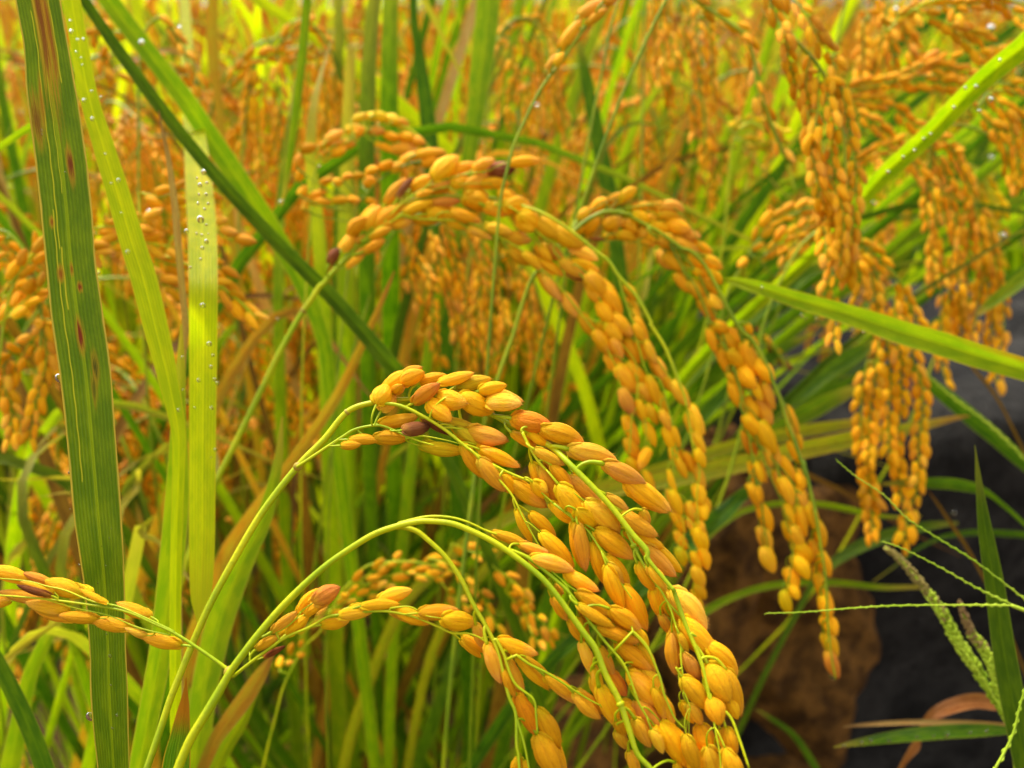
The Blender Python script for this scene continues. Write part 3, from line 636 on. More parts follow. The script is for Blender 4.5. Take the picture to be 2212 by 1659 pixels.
leaf([(2005, 1060, 3), (2030, 1095, 6), (2060, 1140, 7), (2090, 1185, 7), (2120, 1240, 6), (2150, 1300, 5)], 0.42, 'brown', 'thin brown straw standing against the dark stone', root=True, name='weed_leaf')
leaf([(2085, 775, 4), (2110, 805, 6), (2140, 840, 7), (2165, 880, 6), (2190, 930, 6)], 0.44, 'brown', 'thin brown straw below the level bright leaf', root=True, name='weed_leaf')
# ------------------------------------------------------------------ rice heads in focus
def stem(pts, d, w=None, sub=6, root=True, bend=0.08):
    return path3([(p[0], p[1], (p[2] if len(p) > 2 else w)) for p in pts], d, root, sub, bend)
def plane(d0, bx, by):
    return lambda x, y: d0 + bx * (x - 1106) / 1106 + by * (y - 829) / 829
def stemd(pts, df, w, root=True, sub=6, rev=False):
    q = [(p[0], p[1], (p[2] if len(p) > 2 else w), df(p[0], p[1])) for p in pts]
    return path3(q, 0.2, root, sub, 0.08)
# --- A: the big head in the middle
dA = plane(0.184, -0.012, -0.022)
Apath = Z(1000, 1060, 600, [(1600, 560), (1340, 480), (1000, 410), (700, 405), (540, 425), (320, 445), (60, 545)]) 
Astem = Z(1700, 1640, 600, [(1010, 330), (900, 200), (740, 0)]) + Z(1500, 1250, 600, [(1450, 1330), (1300, 1160), (1100, 900), (900, 680), (600, 380), (400, 200), (110, 50)]) + Apath + [(700, 950), (643, 1008), (567, 1106), (505, 1210), (457, 1299), (423, 1373), (392, 1450), (368, 1510), (345, 1580), (318, 1659), (300, 1720)]
aw = [9] * 3 + [13] * 7 + [10] * 4 + [11, 12, 13] + [15] * 11
Ast = [(p[0], p[1], w_) for p, w_ in zip(Astem, aw)]
A = Panicle('large golden rice head arching down through the middle in sharp focus', stem=stemd(Ast, lambda x, y: dA(x, y) + 0.003 - 0.0066 * min(1, max(0, (x - 1150) / 90)), 10), dfun=dA, pool=GF); A.fat = 1.17; A.fill = 0.32
A.branch(Z(1000, 1060, 600, [(420, 440), (640, 475), (870, 580), (1100, 720), (1300, 880), (1470, 1010), (1750, 1170), (2060, 1300)]) + Z(1500, 1250, 600, [(220, 595), (330, 720), (450, 830)]), 7)
A.branch(Z(1500, 1250, 600, [(60, 40), (300, 150), (620, 275), (860, 350), (1040, 430), (1240, 600), (1330, 740), (1420, 900)]), 5, fwd=-0.003)
A.branch([(643, 1008)] + Z(1000, 1060, 600, [(0, 820), (150, 730), (340, 690), (470, 700), (700, 800), (850, 860), (1000, 900)]), 6)
A.branch(Z(1000, 1060, 600, [(700, 830), (860, 800), (1100, 840), (1300, 890)]), 3.5)
A.branch(Z(1500, 1250, 600, [(110, 60), (180, 200), (290, 380), (420, 520), (520, 640)]), 6.5)
A.branch(Z(1500, 1250, 600, [(700, 1020), (830, 1140), (950, 1320), (1050, 1480), (1130, 1640)]) + Z(1700, 1640, 600, [(460, 280), (560, 420)]), 5)
A.branch(Z(1500, 1250, 600, [(1230, 1100), (1300, 1260), (1380, 1420)]) + Z(1700, 1640, 600, [(760, 180), (870, 330), (960, 500), (1010, 640), (1080, 900), (1090, 1100), (1120, 1330)]), 6)
A.branch(Z(1700, 1640, 600, [(1010, 330), (1120, 650), (1250, 960), (1330, 1180), (1380, 1400), (1400, 1500)]) + Z(2000, 1500, 1000, [(220, 1250), (310, 1330), (370, 1480), (430, 1660)]), 9)
A.branch(Z(1700, 1640, 600, [(1060, 1180), (1080, 1350), (1140, 1470), (1190, 1600)]), 4)
A.branch(Z(1500, 1250, 600, [(-150, 560), (0, 740), (110, 960), (230, 1180), (330, 1350)]), 5)
A.branch(Z(2000, 1500, 1000, [(180, 1180), (210, 1400), (240, 1560), (250, 1700)]), 5)
A.grains(Z(1000, 1060, 600, [(380, 450, 490, 265, 185), (475, 290, 740, 115, 150), (560, 330, 650, 255, 100), (640, 225, 875, 120, 150), (850, 215, 1115, 150, 125), (1060, 225, 1400, 130, 125),
    (1240, 275, 1590, 190, 140, 'green'), (1490, 310, 1760, 255, 130), (1520, 320, 1930, 420, 125, 'tan'), (785, 440, 1035, 255, 165, 'red'), (1040, 370, 1330, 445, 185), (940, 440, 1165, 620, 170),
    (1290, 370, 1615, 530, 215, 'gold'), (1570, 430, 1915, 455, 195, 'tan'), (1120, 625, 1420, 695, 100, 'green'), (1850, 610, 2235, 680, 200, 'red'), (1380, 740, 1755, 830, 185, 'tan'),
    (1240, 720, 1525, 920, 120, 'green'), (420, 665, 800, 590, 135), (665, 740, 935, 700, 150, 'brown'), (890, 620, 1145, 775, 80, 'brown'), (0, 905, 200, 890, 85), (90, 840, 385, 850, 115), (360, 820, 685, 835, 145),
    (860, 905, 1310, 960, 140, 'green'), (1310, 910, 1530, 1230, 150), (1500, 1060, 1750, 1370, 155), (1505, 950, 1890, 1120, 135, 'tan'), (1730, 1220, 1900, 1400, 145), (1840, 1280, 2185, 1545, 180, 'tan'), (2070, 1290, 2212, 1400, 110)]))
A.grains(Z(1500, 1250, 600, [(230, 600, 380, 760, 120), (310, 430, 510, 810, 150), (430, 420, 640, 650, 115, 'tan'), (620, 555, 930, 820, 150, 'tan'), (420, 830, 700, 1035, 125), (510, 640, 790, 990, 200),
    (700, 900, 900, 1090, 180), (800, 820, 1130, 1120, 225), (0, 70, 260, 230, 110), (180, 60, 380, 190, 90), (250, 250, 540, 400, 110), (320, 20, 740, 165, 210, 'tan'), (620, 240, 1090, 355, 195, 'tan'),
    (1000, 400, 1400, 590, 185, 'tan'), (1240, 600, 1640, 900, 205, 'tan'), (1400, 900, 1480, 1030, 110), (1020, 740, 1240, 900, 105, 'tan'), (1180, 920, 1540, 1160, 165), (1330, 1150, 1610, 1300, 125),
    (1420, 1280, 1740, 1590, 170, 'tan'), (910, 1130, 1275, 1400, 190, 'tan'), (710, 1070, 790, 1520, 145, 'tan'), (860, 1260, 1000, 1670, 165, 'tan'), (1030, 1400, 1250, 1680, 145, 'tan'), (1040, 1480, 1180, 1700, 120),
    (50, 910, 200, 1220, 110), (200, 940, 450, 1160, 120, 'tan'), (320, 1160, 640, 1490, 175, 'tan')]))
A.grains(Z(1700, 1640, 600, [(290, 80, 450, 490, 165), (480, 300, 700, 720, 185, 'tan'), (620, 50, 780, 310, 130), (740, 70, 910, 300, 120), (775, 320, 880, 620, 140), (870, 320, 960, 600, 90), (870, 600, 980, 790, 105),
    (980, 520, 1090, 760, 95), (990, 800, 1030, 1210, 140, 'tan'), (1070, 800, 1160, 980, 85), (1120, 1010, 1260, 1290, 150, 'red'), (1110, 1280, 1345, 1585, 180), (1060, 1210, 1180, 1350, 60),
    (985, 340, 1330, 730, 245, 'tan'), (1110, 640, 1445, 1000, 225), (1370, 920, 1670, 1205, 215, 'tan'), (1380, 1130, 1590, 1500, 230), (1580, 1200, 1720, 1640, 195, 'tan'), (1380, 1480, 1500, 1760, 195),
    (1160, 1560, 1300, 1760, 125), (1560, 1480, 1690, 1700, 125)]))
A.grains(Z(2000, 1500, 1000, [(110, 1380, 190, 1570, 115), (280, 1400, 340, 1560, 85), (160, 1530, 240, 1750, 120), (280, 1540, 370, 1760, 115), (20, 1450, 90, 1660, 100), (60, 1560, 130, 1740, 110), (230, 1600, 300, 1800, 110)]))
A.node(643, 1008, 20); A.node(*Z(1000, 1060, 600, [(60, 545)])[0], 16); A.node(*Z(1500, 1250, 600, [(1400, 1270)])[0], 15, mat='stem')
A.done()
# --- B: the lower arch with its two side branches
dB = plane(0.172, -0.010, -0.010)
Bst = Z(1400, 1800, 600, [(1920, 1800), (1860, 1660), (1720, 1500), (1620, 1200), (1520, 920), (1380, 650), (1270, 370), (1130, 180)]) + Z(1250, 1500, 600, [(1450, 960), (1280, 750), (1100, 590), (900, 440), (700, 310), (450, 190), (250, 120), (0, 98)]) + [(895, 1128), (860, 1136), (820, 1149), (780, 1170), (700, 1225), (620, 1300), (560, 1368), (520, 1420), (497, 1452), (470, 1500), (440, 1550), (410, 1600), (385, 1659), (365, 1720)]
bw = [10] * 3 + [12] * 5 + [11] * 8 + [12] * 5 + [14] * 4 + [17] * 6
B = Panicle('lowest arching rice head whose bent stem forks at the left', stem=stemd([(p[0], p[1], w_ * 1.15) for p, w_ in zip(Bst, bw)], lambda x, y: dB(x, y) - 0.0036, 12), dfun=dB, pool=GF); B.fat = 1.13; B.fill = 0.32
B.branch([(862, 1130)] + Z(1250, 1500, 600, [(0, 52), (250, 58), (450, 112), (650, 205), (760, 240)]), 6)
B.branch(Z(1250, 1500, 600, [(900, 410), (1100, 500), (1400, 740), (1560, 900), (1700, 1100), (1900, 1370), (2130, 1650)]) + Z(1400, 1800, 600, [(1700, 850), (1740, 960), (1850, 1150)]), 8)
B.branch(Z(1250, 1500, 600, [(-300, 150), (-120, 200), (0, 290), (200, 480), (380, 740), (500, 990), (620, 1200), (720, 1390)]) + Z(1400, 1800, 600, [(230, 460), (330, 870), (410, 1080), (420, 1400), (440, 1530), (450, 1700)]), 10)
B.branch(Z(1400, 1800, 600, [(200, 270), (280, 430), (340, 620), (420, 770), (600, 920), (630, 1100), (645, 1290)]), 7)
B.branch(Z(1400, 1800, 600, [(410, 1100), (500, 1400), (560, 1700)]), 6)
B.branch(Z(700, 1640, 600, [(-60, 1260), (100, 1130), (300, 980), (520, 830), (760, 730), (950, 620), (1130, 590), (1400, 560), (1620, 560), (1900, 620), (2212, 750)]) + Z(1250, 1500, 600, [(150, 1250), (280, 1310), (430, 1310), (560, 1350), (660, 1420)]), 6.5)
B.branch(Z(700, 1640, 600, [(1640, 520), (1850, 510), (2000, 590), (2180, 650)]), 4)
B.branch(Z(700, 1640, 600, [(400, 790), (560, 690), (700, 540), (790, 470)]), 4)
B.branch(Z(1400, 1800, 600, [(420, 440), (560, 540), (760, 640), (1040, 820), (1200, 920), (1320, 980)]), 5.5)
B.branch(Z(1700, 1640, 600, [(570, 770), (720, 930), (800, 1120), (870, 1290), (900, 1450), (1000, 1660)]), 5)
B.branch(Z(1400, 1800, 600, [(1680, 190), (1850, 400), (1970, 700), (2020, 880), (2120, 1110), (2230, 1230)]), 5)
B.branch(Z(1250, 1500, 600, [(1560, 900), (1480, 760), (1350, 640)]), 4)
# left side branch in two strands
B.branch([(497, 1452)] + Z(0, 1500, 1000, [(1450, 1000), (1280, 880), (1130, 785), (1000, 725), (800, 640), (500, 590), (250, 560), (0, 540), (-150, 535)]), 7, taper=0.4)
B.branch(Z(0, 1500, 1000, [(1130, 775), (950, 690), (760, 610), (600, 580), (430, 510), (300, 480), (190, 450), (0, 430), (-150, 420)]), 4)
B.branch(Z(0, 1500, 1000, [(1100, 800), (900, 750), (700, 670), (500, 625), (300, 570)]), 3.5)
B.grains(layer=0.001, lst=Z(0, 1500, 1000, [(190, 445, -70, 375, 95, 'gold'), (335, 465, 160, 400, 55, 'red'), (530, 525, 310, 450, 100, 'gold'), (690, 590, 530, 505, 45), (970, 675, 775, 595, 85, 'tan'), (285, 570, 20, 520, 72, 'tan'),
    (440, 645, 190, 590, 85, 'tan'), (630, 690, 400, 670, 75, 'tan'), (855, 750, 608, 700, 85, 'gold'), (950, 800, 820, 755, 40, 'tan'), (1170, 860, 935, 805, 85, 'gold'), (70, 580, -60, 600, 55, 'tan'), (330, 540, 130, 480, 45, 'brown')]), lw=2.0)
B.grains(Z(700, 1640, 600, [(365, 770, 605, 575, 105), (640, 570, 850, 330, 115), (810, 460, 1065, 310, 175, 'red'), (715, 590, 870, 490, 95), (515, 805, 740, 610, 125), (190, 960, 420, 830, 105), (130, 900, 230, 790, 50, 'tan'),
    (270, 1050, 480, 940, 60, 'brown'), (900, 700, 1170, 660, 120), (1080, 605, 1420, 560, 135), (1330, 500, 1700, 480, 115), (1510, 440, 1840, 335, 145), (1700, 540, 2030, 680, 145, 'tan')]))
B.grains(Z(1250, 1500, 600, [(-80, 1090, 310, 1060, 150, 'tan'), (170, 1150, 505, 1190, 195, 'tan'), (390, 1340, 600, 1500, 110), (530, 1220, 620, 1450, 125, 'tan'), (780, 1380, 1165, 1525, 145, 'tan'), (720, 225, 1080, 360, 105, 'tan'),
    (1000, 345, 1290, 430, 105, 'tan'), (1130, 500, 1550, 620, 165, 'tan'), (1500, 660, 1830, 835, 150, 'tan'), (1640, 870, 2030, 1120, 185, 'tan'), (1640, 1010, 2000, 1230, 120), (1360, 920, 1500, 1150, 110, 'tan'),
    (1370, 800, 1450, 910, 80), (1540, 1150, 1690, 1390, 130), (1640, 1130, 1750, 1340, 85, 'tan')]))
B.grains(Z(1700, 1640, 600, [(330, 530, 625, 750, 175, 'tan')]))
B.grains(Z(1400, 1800, 600, [(100, 330, 240, 710, 150, 'tan'), (430, 460, 740, 775, 115), (520, 460, 740, 620, 60), (735, 670, 1060, 940, 150, 'tan'), (1045, 860, 1300, 1105, 135), (320, 500, 480, 820, 150), (270, 600, 390, 870, 105, 'tan'),
    (420, 880, 610, 1270, 165, 'red'), (645, 1030, 865, 1405, 185), (650, 1310, 880, 1740, 235, 'tan'), (430, 1560, 385, 1740, 100), (500, 1580, 550, 1740, 60), (1320, 360, 1460, 645, 105, 'tan'), (1120, 310, 1240, 640, 135, 'tan'),
    (1250, 590, 1330, 880, 110, 'tan'), (1430, 630, 1590, 860, 150, 'red'), (1310, 790, 1500, 1185, 170), (1490, 1150, 1590, 1300, 110), (1490, 1260, 1600, 1440, 110), (1560, 940, 1760, 1150, 145), (1700, 1130, 1850, 1410, 145),
    (1630, 1480, 1720, 1760, 110), (1290, 140, 1700, 290, 125, 'tan'), (1510, 310, 1850, 575, 165, 'tan'), (1740, 330, 1900, 600, 140, 'tan'), (1640, 640, 1965, 985, 205, 'tan'), (1780, 590, 1995, 860, 145, 'tan'),
    (1730, 940, 2020, 1320, 215, 'red'), (1980, 1180, 2240, 1610, 230, 'gold'), (1990, 900, 2110, 1155, 120), (2130, 1600, 2212, 1800, 120), (1700, 150, 1830, 330, 100), (1900, 800, 2010, 1110, 125, 'tan'), (1880, 1250, 1990, 1480, 110)]))
B.node(497, 1452, 27); B.node(860, 1136, 19, mat='stem'); B.node(*Z(1400, 1800, 600, [(1515, 915)])[0], 19, mat='stem')
B.done()
# --- C: the upper arch
dC = plane(0.315, -0.012, -0.010)
Cst = Z(1700, 950, 600, [(1150, 900), (1120, 760), (1060, 610), (980, 400), (900, 220), (760, 0)]) + Z(1500, 550, 600, [(1500, 1450), (1350, 1180), (1150, 950), (1050, 800), (900, 680), (680, 500), (400, 310), (160, 210)]) + Z(950, 430, 600, [(1950, 590), (1750, 550), (1480, 542), (1250, 532), (1050, 560), (900, 605), (820, 640), (700, 740), (600, 860), (450, 970), (330, 1100), (200, 1250), (80, 1370), (0, 1470)]) + [(690, 620), (672, 648), (655, 672), (635, 705), (600, 770), (560, 852), (510, 955), (465, 1045), (430, 1130), (400, 1230)]
cw = [4] * 2 + [6] * 12 + [7] * 8 + [9] * 6 + [10] * 4 + [11] * 8
C_ = Panicle('rice head arching over the middle, its long tail of grains hanging to the right', stem=stemd([(p[0], p[1], w_ * 1.2) for p, w_ in zip(Cst, cw)], lambda x, y: dC(x, y) + 0.002 - 0.007 * min(1, max(0, (x - 1100) / 60)), 8), dfun=dC, pool=GF); C_.fat = 1.18; C_.fill = 0.32
C_.branch(Z(950, 430, 600, [(400, 1020), (600, 880), (850, 745), (960, 770), (1200, 790), (1500, 805), (1800, 930), (2100, 1090)]) + Z(1500, 550, 600, [(190, 760), (400, 950), (550, 1110), (720, 1330), (860, 1500), (1000, 1640)]) + Z(1700, 950, 600, [(300, 280), (420, 520)]), 4.5)
C_.branch(Z(950, 430, 600, [(650, 800), (900, 560), (1200, 390), (1500, 300), (1800, 255)]), 4)
C_.branch(Z(950, 430, 600, [(900, 560), (1200, 460), (1500, 400), (1800, 400)]), 3)
C_.branch(Z(1500, 550, 600, [(-150, 160), (100, 290), (300, 500), (500, 640), (650, 850), (850, 1050), (1000, 1300)]) + Z(1700, 950, 600, [(350, 60), (440, 200), (600, 420), (620, 640), (620, 860), (560, 980)]), 4)
C_.branch(Z(1500, 550, 600, [(1150, 950), (1200, 1150), (1300, 1450)]) + Z(1700, 950, 600, [(600, 130), (720, 520), (860, 600), (950, 900), (1000, 1070), (1030, 1300), (1050, 1450)]), 4)
C_.branch(Z(1700, 950, 600, [(700, 200), (830, 380), (940, 540), (990, 600)]), 3.5)
C_.branch(Z(1700, 950, 600, [(560, 940), (540, 1250), (530, 1420)]), 3)
C_.branch(Z(1700, 950, 600, [(620, 860), (700, 1050), (710, 1300), (710, 1500), (740, 1600)]), 3)
C_.branch(Z(1700, 950, 600, [(1150, 900), (1180, 1100), (1220, 1350), (1290, 1560)]) + Z(1750, 1350, 750, [(860, 300), (870, 480), (890, 640), (900, 820), (880, 1000)]), 3.5)
C_.branch(Z(1700, 950, 600, [(990, 1330), (1000, 1480)]) + Z(1750, 1350, 750, [(680, 260), (720, 430), (750, 600), (740, 760)]), 3)
C_.grains(Z(950, 430, 600, [(50, 1260, 150, 1110, 105, 'brown'), (185, 1120, 340, 930, 130), (285, 960, 430, 780, 140), (425, 880, 590, 655, 125), (340, 1040, 430, 955, 55), (240, 1300, 430, 1165, 85, 'tan'), (430, 1130, 640, 1010, 95, 'tan'),
    (540, 860, 820, 640, 140, 'tan'), (620, 855, 750, 810, 60), (865, 710, 1150, 600, 90), (700, 850, 935, 805, 100, 'tan'), (500, 990, 720, 880, 90), (660, 600, 870, 365, 115), (790, 545, 940, 350, 80, 'brown'), (945, 460, 1180, 330, 145, 'tan'),
    (1185, 340, 1425, 120, 180, 'tan'), (1350, 300, 1625, 190, 115, 'tan'), (1610, 245, 1820, 150, 115, 'tan'), (1760, 240, 2035, 230, 155, 'brown'), (2000, 170, 2310, 145, 105, 'tan'), (990, 530, 1170, 480, 70), (1170, 450, 1375, 390, 85, 'red'),
    (1370, 420, 1560, 360, 115), (1510, 430, 1745, 310, 125), (1690, 400, 1985, 400, 115, 'tan'), (1880, 480, 2040, 560, 95), (1515, 540, 1780, 665, 180), (1740, 640, 1970, 725, 145, 'tan'), (1940, 640, 2205, 640, 160),
    (1150, 610, 1450, 590, 90, 'red'), (1120, 720, 1395, 680, 165, 'tan'), (940, 775, 1215, 805, 105, 'tan'), (1365, 705, 1665, 790, 125, 'tan'), (1330, 780, 1540, 870, 115), (1560, 880, 1795, 990, 85, 'tan'), (1740, 860, 2010, 925, 120),
    (1950, 960, 2215, 1010, 135, 'tan'), (2100, 720, 2240, 900, 145), (2000, 1100, 2212, 1260, 115)]))
C_.grains(Z(1500, 550, 600, [(90, 280, 320, 450, 165), (240, 320, 505, 525, 180), (450, 420, 745, 620, 170), (630, 640, 905, 770, 120, 'tan'), (660, 790, 920, 890, 105, 'tan'), (815, 930, 1020, 1165, 180), (1000, 1080, 1170, 1345, 145),
    (1070, 1370, 1285, 1580, 150, 'tan'), (1010, 1430, 1170, 1640, 150), (935, 1230, 1060, 1430, 135), (830, 1060, 960, 1240, 125), (590, 900, 765, 985, 75, 'brown'), (400, 620, 560, 800, 105, 'tan'), (530, 780, 760, 950, 125, 'tan'),
    (130, 700, 310, 880, 105, 'tan'), (300, 790, 535, 940, 105, 'tan'), (350, 960, 520, 1205, 105, 'tan'), (550, 1150, 730, 1395, 125, 'tan'), (740, 1370, 905, 1600, 125), (890, 1550, 1050, 1760, 125, 'tan'), (1220, 1050, 1340, 1200, 85),
    (1250, 1180, 1370, 1370, 85, 'tan'), (1330, 1400, 1455, 1650, 105, 'tan'), (300, 640, 420, 780, 95)]))
C_.grains(Z(1700, 950, 600, [(160, 90, 340, 335, 130), (270, 0, 430, 130, 145), (440, 0, 540, 130, 105), (480, 160, 620, 400, 125), (515, 420, 705, 625, 135), (350, 150, 450, 350, 110, 'tan'), (290, 320, 450, 520, 135), (400, 460, 600, 720, 165),
    (630, 650, 760, 840, 125), (730, 560, 830, 850, 115), (450, 700, 570, 960, 135, 'red'), (620, 820, 700, 1035, 95), (725, 860, 825, 1060, 105), (700, 1060, 800, 1300, 105), (480, 1000, 620, 1275, 125), (500, 1240, 625, 1455, 120, 'tan'),
    (520, 1450, 620, 1610, 105), (740, 1340, 650, 1550, 110), (690, 1580, 780, 1750, 65), (840, 740, 940, 940, 85), (870, 930, 970, 1135, 105), (620, 180, 700, 370, 85), (705, 180, 810, 400, 95, 'tan'), (810, 370, 915, 610, 105, 'tan'),
    (900, 560, 990, 725, 85), (1000, 620, 1165, 870, 125), (1160, 960, 1285, 1255, 135), (1220, 1170, 1340, 1370, 105), (1255, 1350, 1340, 1530, 95), (920, 1110, 1010, 1355, 115), (1000, 1110, 1070, 1315, 75), (975, 1330, 1090, 1530, 105),
    (1040, 1450, 1140, 1650, 85), (1130, 1390, 1230, 1600, 95), (1240, 1510, 1340, 1750, 105), (590, 0, 700, 180, 95, 'tan')]))
C_.grains(Z(1750, 1350, 750, [(615, 80, 680, 290, 55), (640, 260, 720, 455, 80), (655, 440, 750, 610, 88), (675, 610, 770, 755, 88), (700, 750, 750, 900, 90, 'green'), (855, 200, 900, 365, 105), (780, 360, 850, 505, 78), (870, 350, 930, 500, 98),
    (790, 500, 860, 620, 75), (865, 500, 920, 600, 70), (850, 590, 920, 780, 110), (900, 750, 950, 930, 80), (820, 790, 890, 930, 75), (830, 920, 910, 1080, 105), (850, 1060, 930, 1180, 95), (830, 1150, 900, 1320, 68), (430, 100, 490, 260, 58, 'tan')]))
C_.node(655, 672, 15); C_.done()
# --- D: the right middle arch
dD = plane(0.335, -0.008, -0.012)
Dst = Z(2000, 1500, 1000, [(990, 1080), (960, 900), (940, 700), (930, 450), (900, 250), (860, 0)]) + Z(1750, 1350, 750, [(1880, 420), (1780, 0)]) + Z(2000, 1000, 600, [(1330, 1450), (1250, 1200), (1130, 880), (1060, 640), (980, 450), (920, 280), (760, 0)]) + Z(1700, 950, 600, [(1690, 0)]) + Z(1500, 550, 600, [(2120, 900), (1950, 700)]) + [(1470, 535), (1430, 505), (1390, 483), (1350, 462), (1316, 457), (1285, 466), (1250, 490), (1215, 525), (1185, 560), (1150, 602), (1128, 660), (1110, 720), (1092, 770), (1077, 813), (1050, 900), (1030, 1000), (1010, 1150)]
dw = [3] * 2 + [4.5] * 3 + [6] * 5 + [7] * 12 + [8] * 30
D_ = Panicle('rice head in the right middle bending over and hanging straight down', stem=stemd([(p[0], p[1], w_ * 1.2) for p, w_ in zip(Dst, dw)], lambda x, y: dD(x, y) - 0.004, 8), dfun=dD, pool=GMID + GF, stemmat='dstem'); D_.fat = 1.2; D_.fill = 0.32
D_.branch([(1440, 515), (1470, 570), (1505, 625)] + Z(1700, 950, 600, [(1440, 50), (1560, 250), (1650, 430), (1730, 700), (1740, 900), (1830, 1250), (1860, 1500)]) + Z(1750, 1350, 750, [(1345, 0), (1370, 200), (1420, 370), (1440, 560), (1470, 740)]), 4.5)
D_.branch([(1440, 520), (1500, 580), (1530, 640), (1560, 720), (1585, 800), (1610, 880), (1640, 960), (1665, 1030), (1690, 1090), (1710, 1170)] , 4.5)
D_.branch([(1640, 960)] + Z(1750, 1350, 750, [(1690, 200), (1700, 500), (1690, 800), (1670, 950), (1640, 1150)]), 3.5)
D_.branch(Z(2000, 1000, 600, [(1060, 640), (1130, 720), (1200, 970), (1290, 1300), (1350, 1500)]), 3.5)
D_.branch([(1210, 530), (1240, 505), (1262, 470), (1300, 440), (1340, 425)], 3)
D_.branch([(1316, 457), (1370, 447), (1430, 440), (1480, 470), (1520, 540)], 3)
D_.branch([(1230, 512), (1280, 522), (1340, 520), (1400, 530)], 3)
D_.grains(Z(1500, 550, 600, [(715, 350, 860, 230, 115), (860, 250, 1025, 125, 120), (1040, 160, 1180, 70, 105), (1160, 130, 1335, 15, 115), (775, 480, 930, 345, 125), (990, 420, 1175, 335, 135, 'tan'), (680, 480, 760, 440, 78), (840, 560, 1000, 560, 48, 'brown'),
    (980, 525, 1140, 530, 78), (1140, 500, 1330, 560, 105), (1195, 370, 1340, 470, 125), (1330, 430, 1440, 500, 105), (1430, 490, 1540, 570, 75), (1390, 580, 1540, 630, 65), (1300, 215, 1485, 180, 95), (1480, 190, 1665, 210, 85), (1590, 205, 1835, 225, 125, 'tan'),
    (1570, 300, 1795, 310, 85), (1300, 300, 1475, 355, 135), (1450, 330, 1555, 340, 85), (1480, 400, 1720, 460, 120), (1665, 365, 1915, 455, 145, 'tan'), (1840, 480, 2025, 530, 95, 'tan'), (1575, 540, 1755, 625, 165), (1760, 560, 1995, 685, 120, 'tan'),
    (1920, 595, 2145, 685, 120), (1655, 710, 1820, 885, 135), (1890, 740, 2085, 825, 145), (2080, 750, 2260, 865, 115), (1775, 920, 1910, 1115, 120), (1915, 1010, 2090, 1235, 145), (1960, 890, 2060, 955, 85), (2040, 950, 2205, 1130, 120),
    (2110, 1160, 2265, 1295, 120), (2130, 900, 2255, 1030, 100), (2035, 1210, 2190, 1435, 135, 'tan')]))
D_.grains(Z(1700, 950, 600, [(1450, 0, 1600, 60, 115), (1390, 50, 1460, 290, 88), (1540, 110, 1720, 305, 145, 'tan'), (1590, 60, 1740, 180, 105), (1600, 290, 1750, 460, 135), (1760, 200, 1890, 530, 150, 'gold'), (1875, 400, 2070, 620, 145), (1705, 470, 1880, 670, 165),
    (1490, 260, 1590, 520, 98), (1590, 530, 1660, 640, 58), (1620, 610, 1710, 880, 105), (1990, 640, 2090, 900, 95), (1930, 820, 2060, 1065, 135, 'tan'), (1780, 800, 1910, 985, 135), (1780, 990, 1950, 1205, 135), (1880, 650, 1960, 820, 88), (1750, 1160, 1830, 1400, 75, 'red'),
    (1860, 1280, 1900, 1410, 48, 'red'), (1940, 1060, 2100, 1370, 145), (2075, 1290, 2160, 1530, 88, 'tan'), (1820, 1480, 1870, 1700, 58), (1890, 1490, 1960, 1700, 85), (1990, 1300, 2060, 1530, 88), (1800, 0, 1850, 100, 68), (1855, 130, 1920, 240, 58)]))
D_.grains(Z(2000, 1000, 600, [(1115, 710, 1240, 985, 105), (1200, 970, 1280, 1150, 78), (1155, 1080, 1260, 1310, 88), (1140, 900, 1200, 1080, 58), (1065, 1250, 1190, 1505, 105, 'tan'), (985, 1380, 1060, 1540, 78), (1050, 1480, 1165, 1700, 105, 'tan'), (1215, 1390, 1300, 1600, 85), (1220, 1560, 1330, 1730, 105), (735, 1560, 830, 1710, 85)]))
D_.grains(Z(1750, 1350, 750, [(1320, 200, 1385, 390, 85), (1390, 220, 1420, 360, 48), (1425, 390, 1500, 595, 88), (1400, 570, 1440, 745, 78), (1450, 590, 1500, 750, 68), (1440, 750, 1520, 950, 112), (1590, 150, 1680, 370, 98), (1710, 250, 1810, 420, 105), (1720, 110, 1780, 240, 78),
    (1630, 380, 1700, 585, 88), (1705, 380, 1780, 575, 88), (1745, 400, 1800, 640, 68), (1805, 360, 1870, 570, 85), (1690, 570, 1770, 765, 108), (1720, 710, 1830, 885, 122), (1700, 820, 1820, 1010, 115), (1640, 930, 1710, 1110, 105), (1665, 1070, 1730, 1190, 78), (1600, 1130, 1660, 1305, 98, 'yel'),
    (1885, 520, 1955, 735, 95), (1850, 680, 1900, 870, 78), (1930, 790, 2005, 985, 88), (1890, 850, 1930, 930, 48), (1890, 970, 1960, 1195, 92), (1935, 1170, 2005, 1350, 95), (1955, 1340, 2060, 1500, 112), (1960, 1490, 2060, 1690, 108)]))
D_.grains(Z(2000, 1500, 1000, [(940, 905, 1005, 1065, 78, 'red')]), lw=1.9)
D_.done()
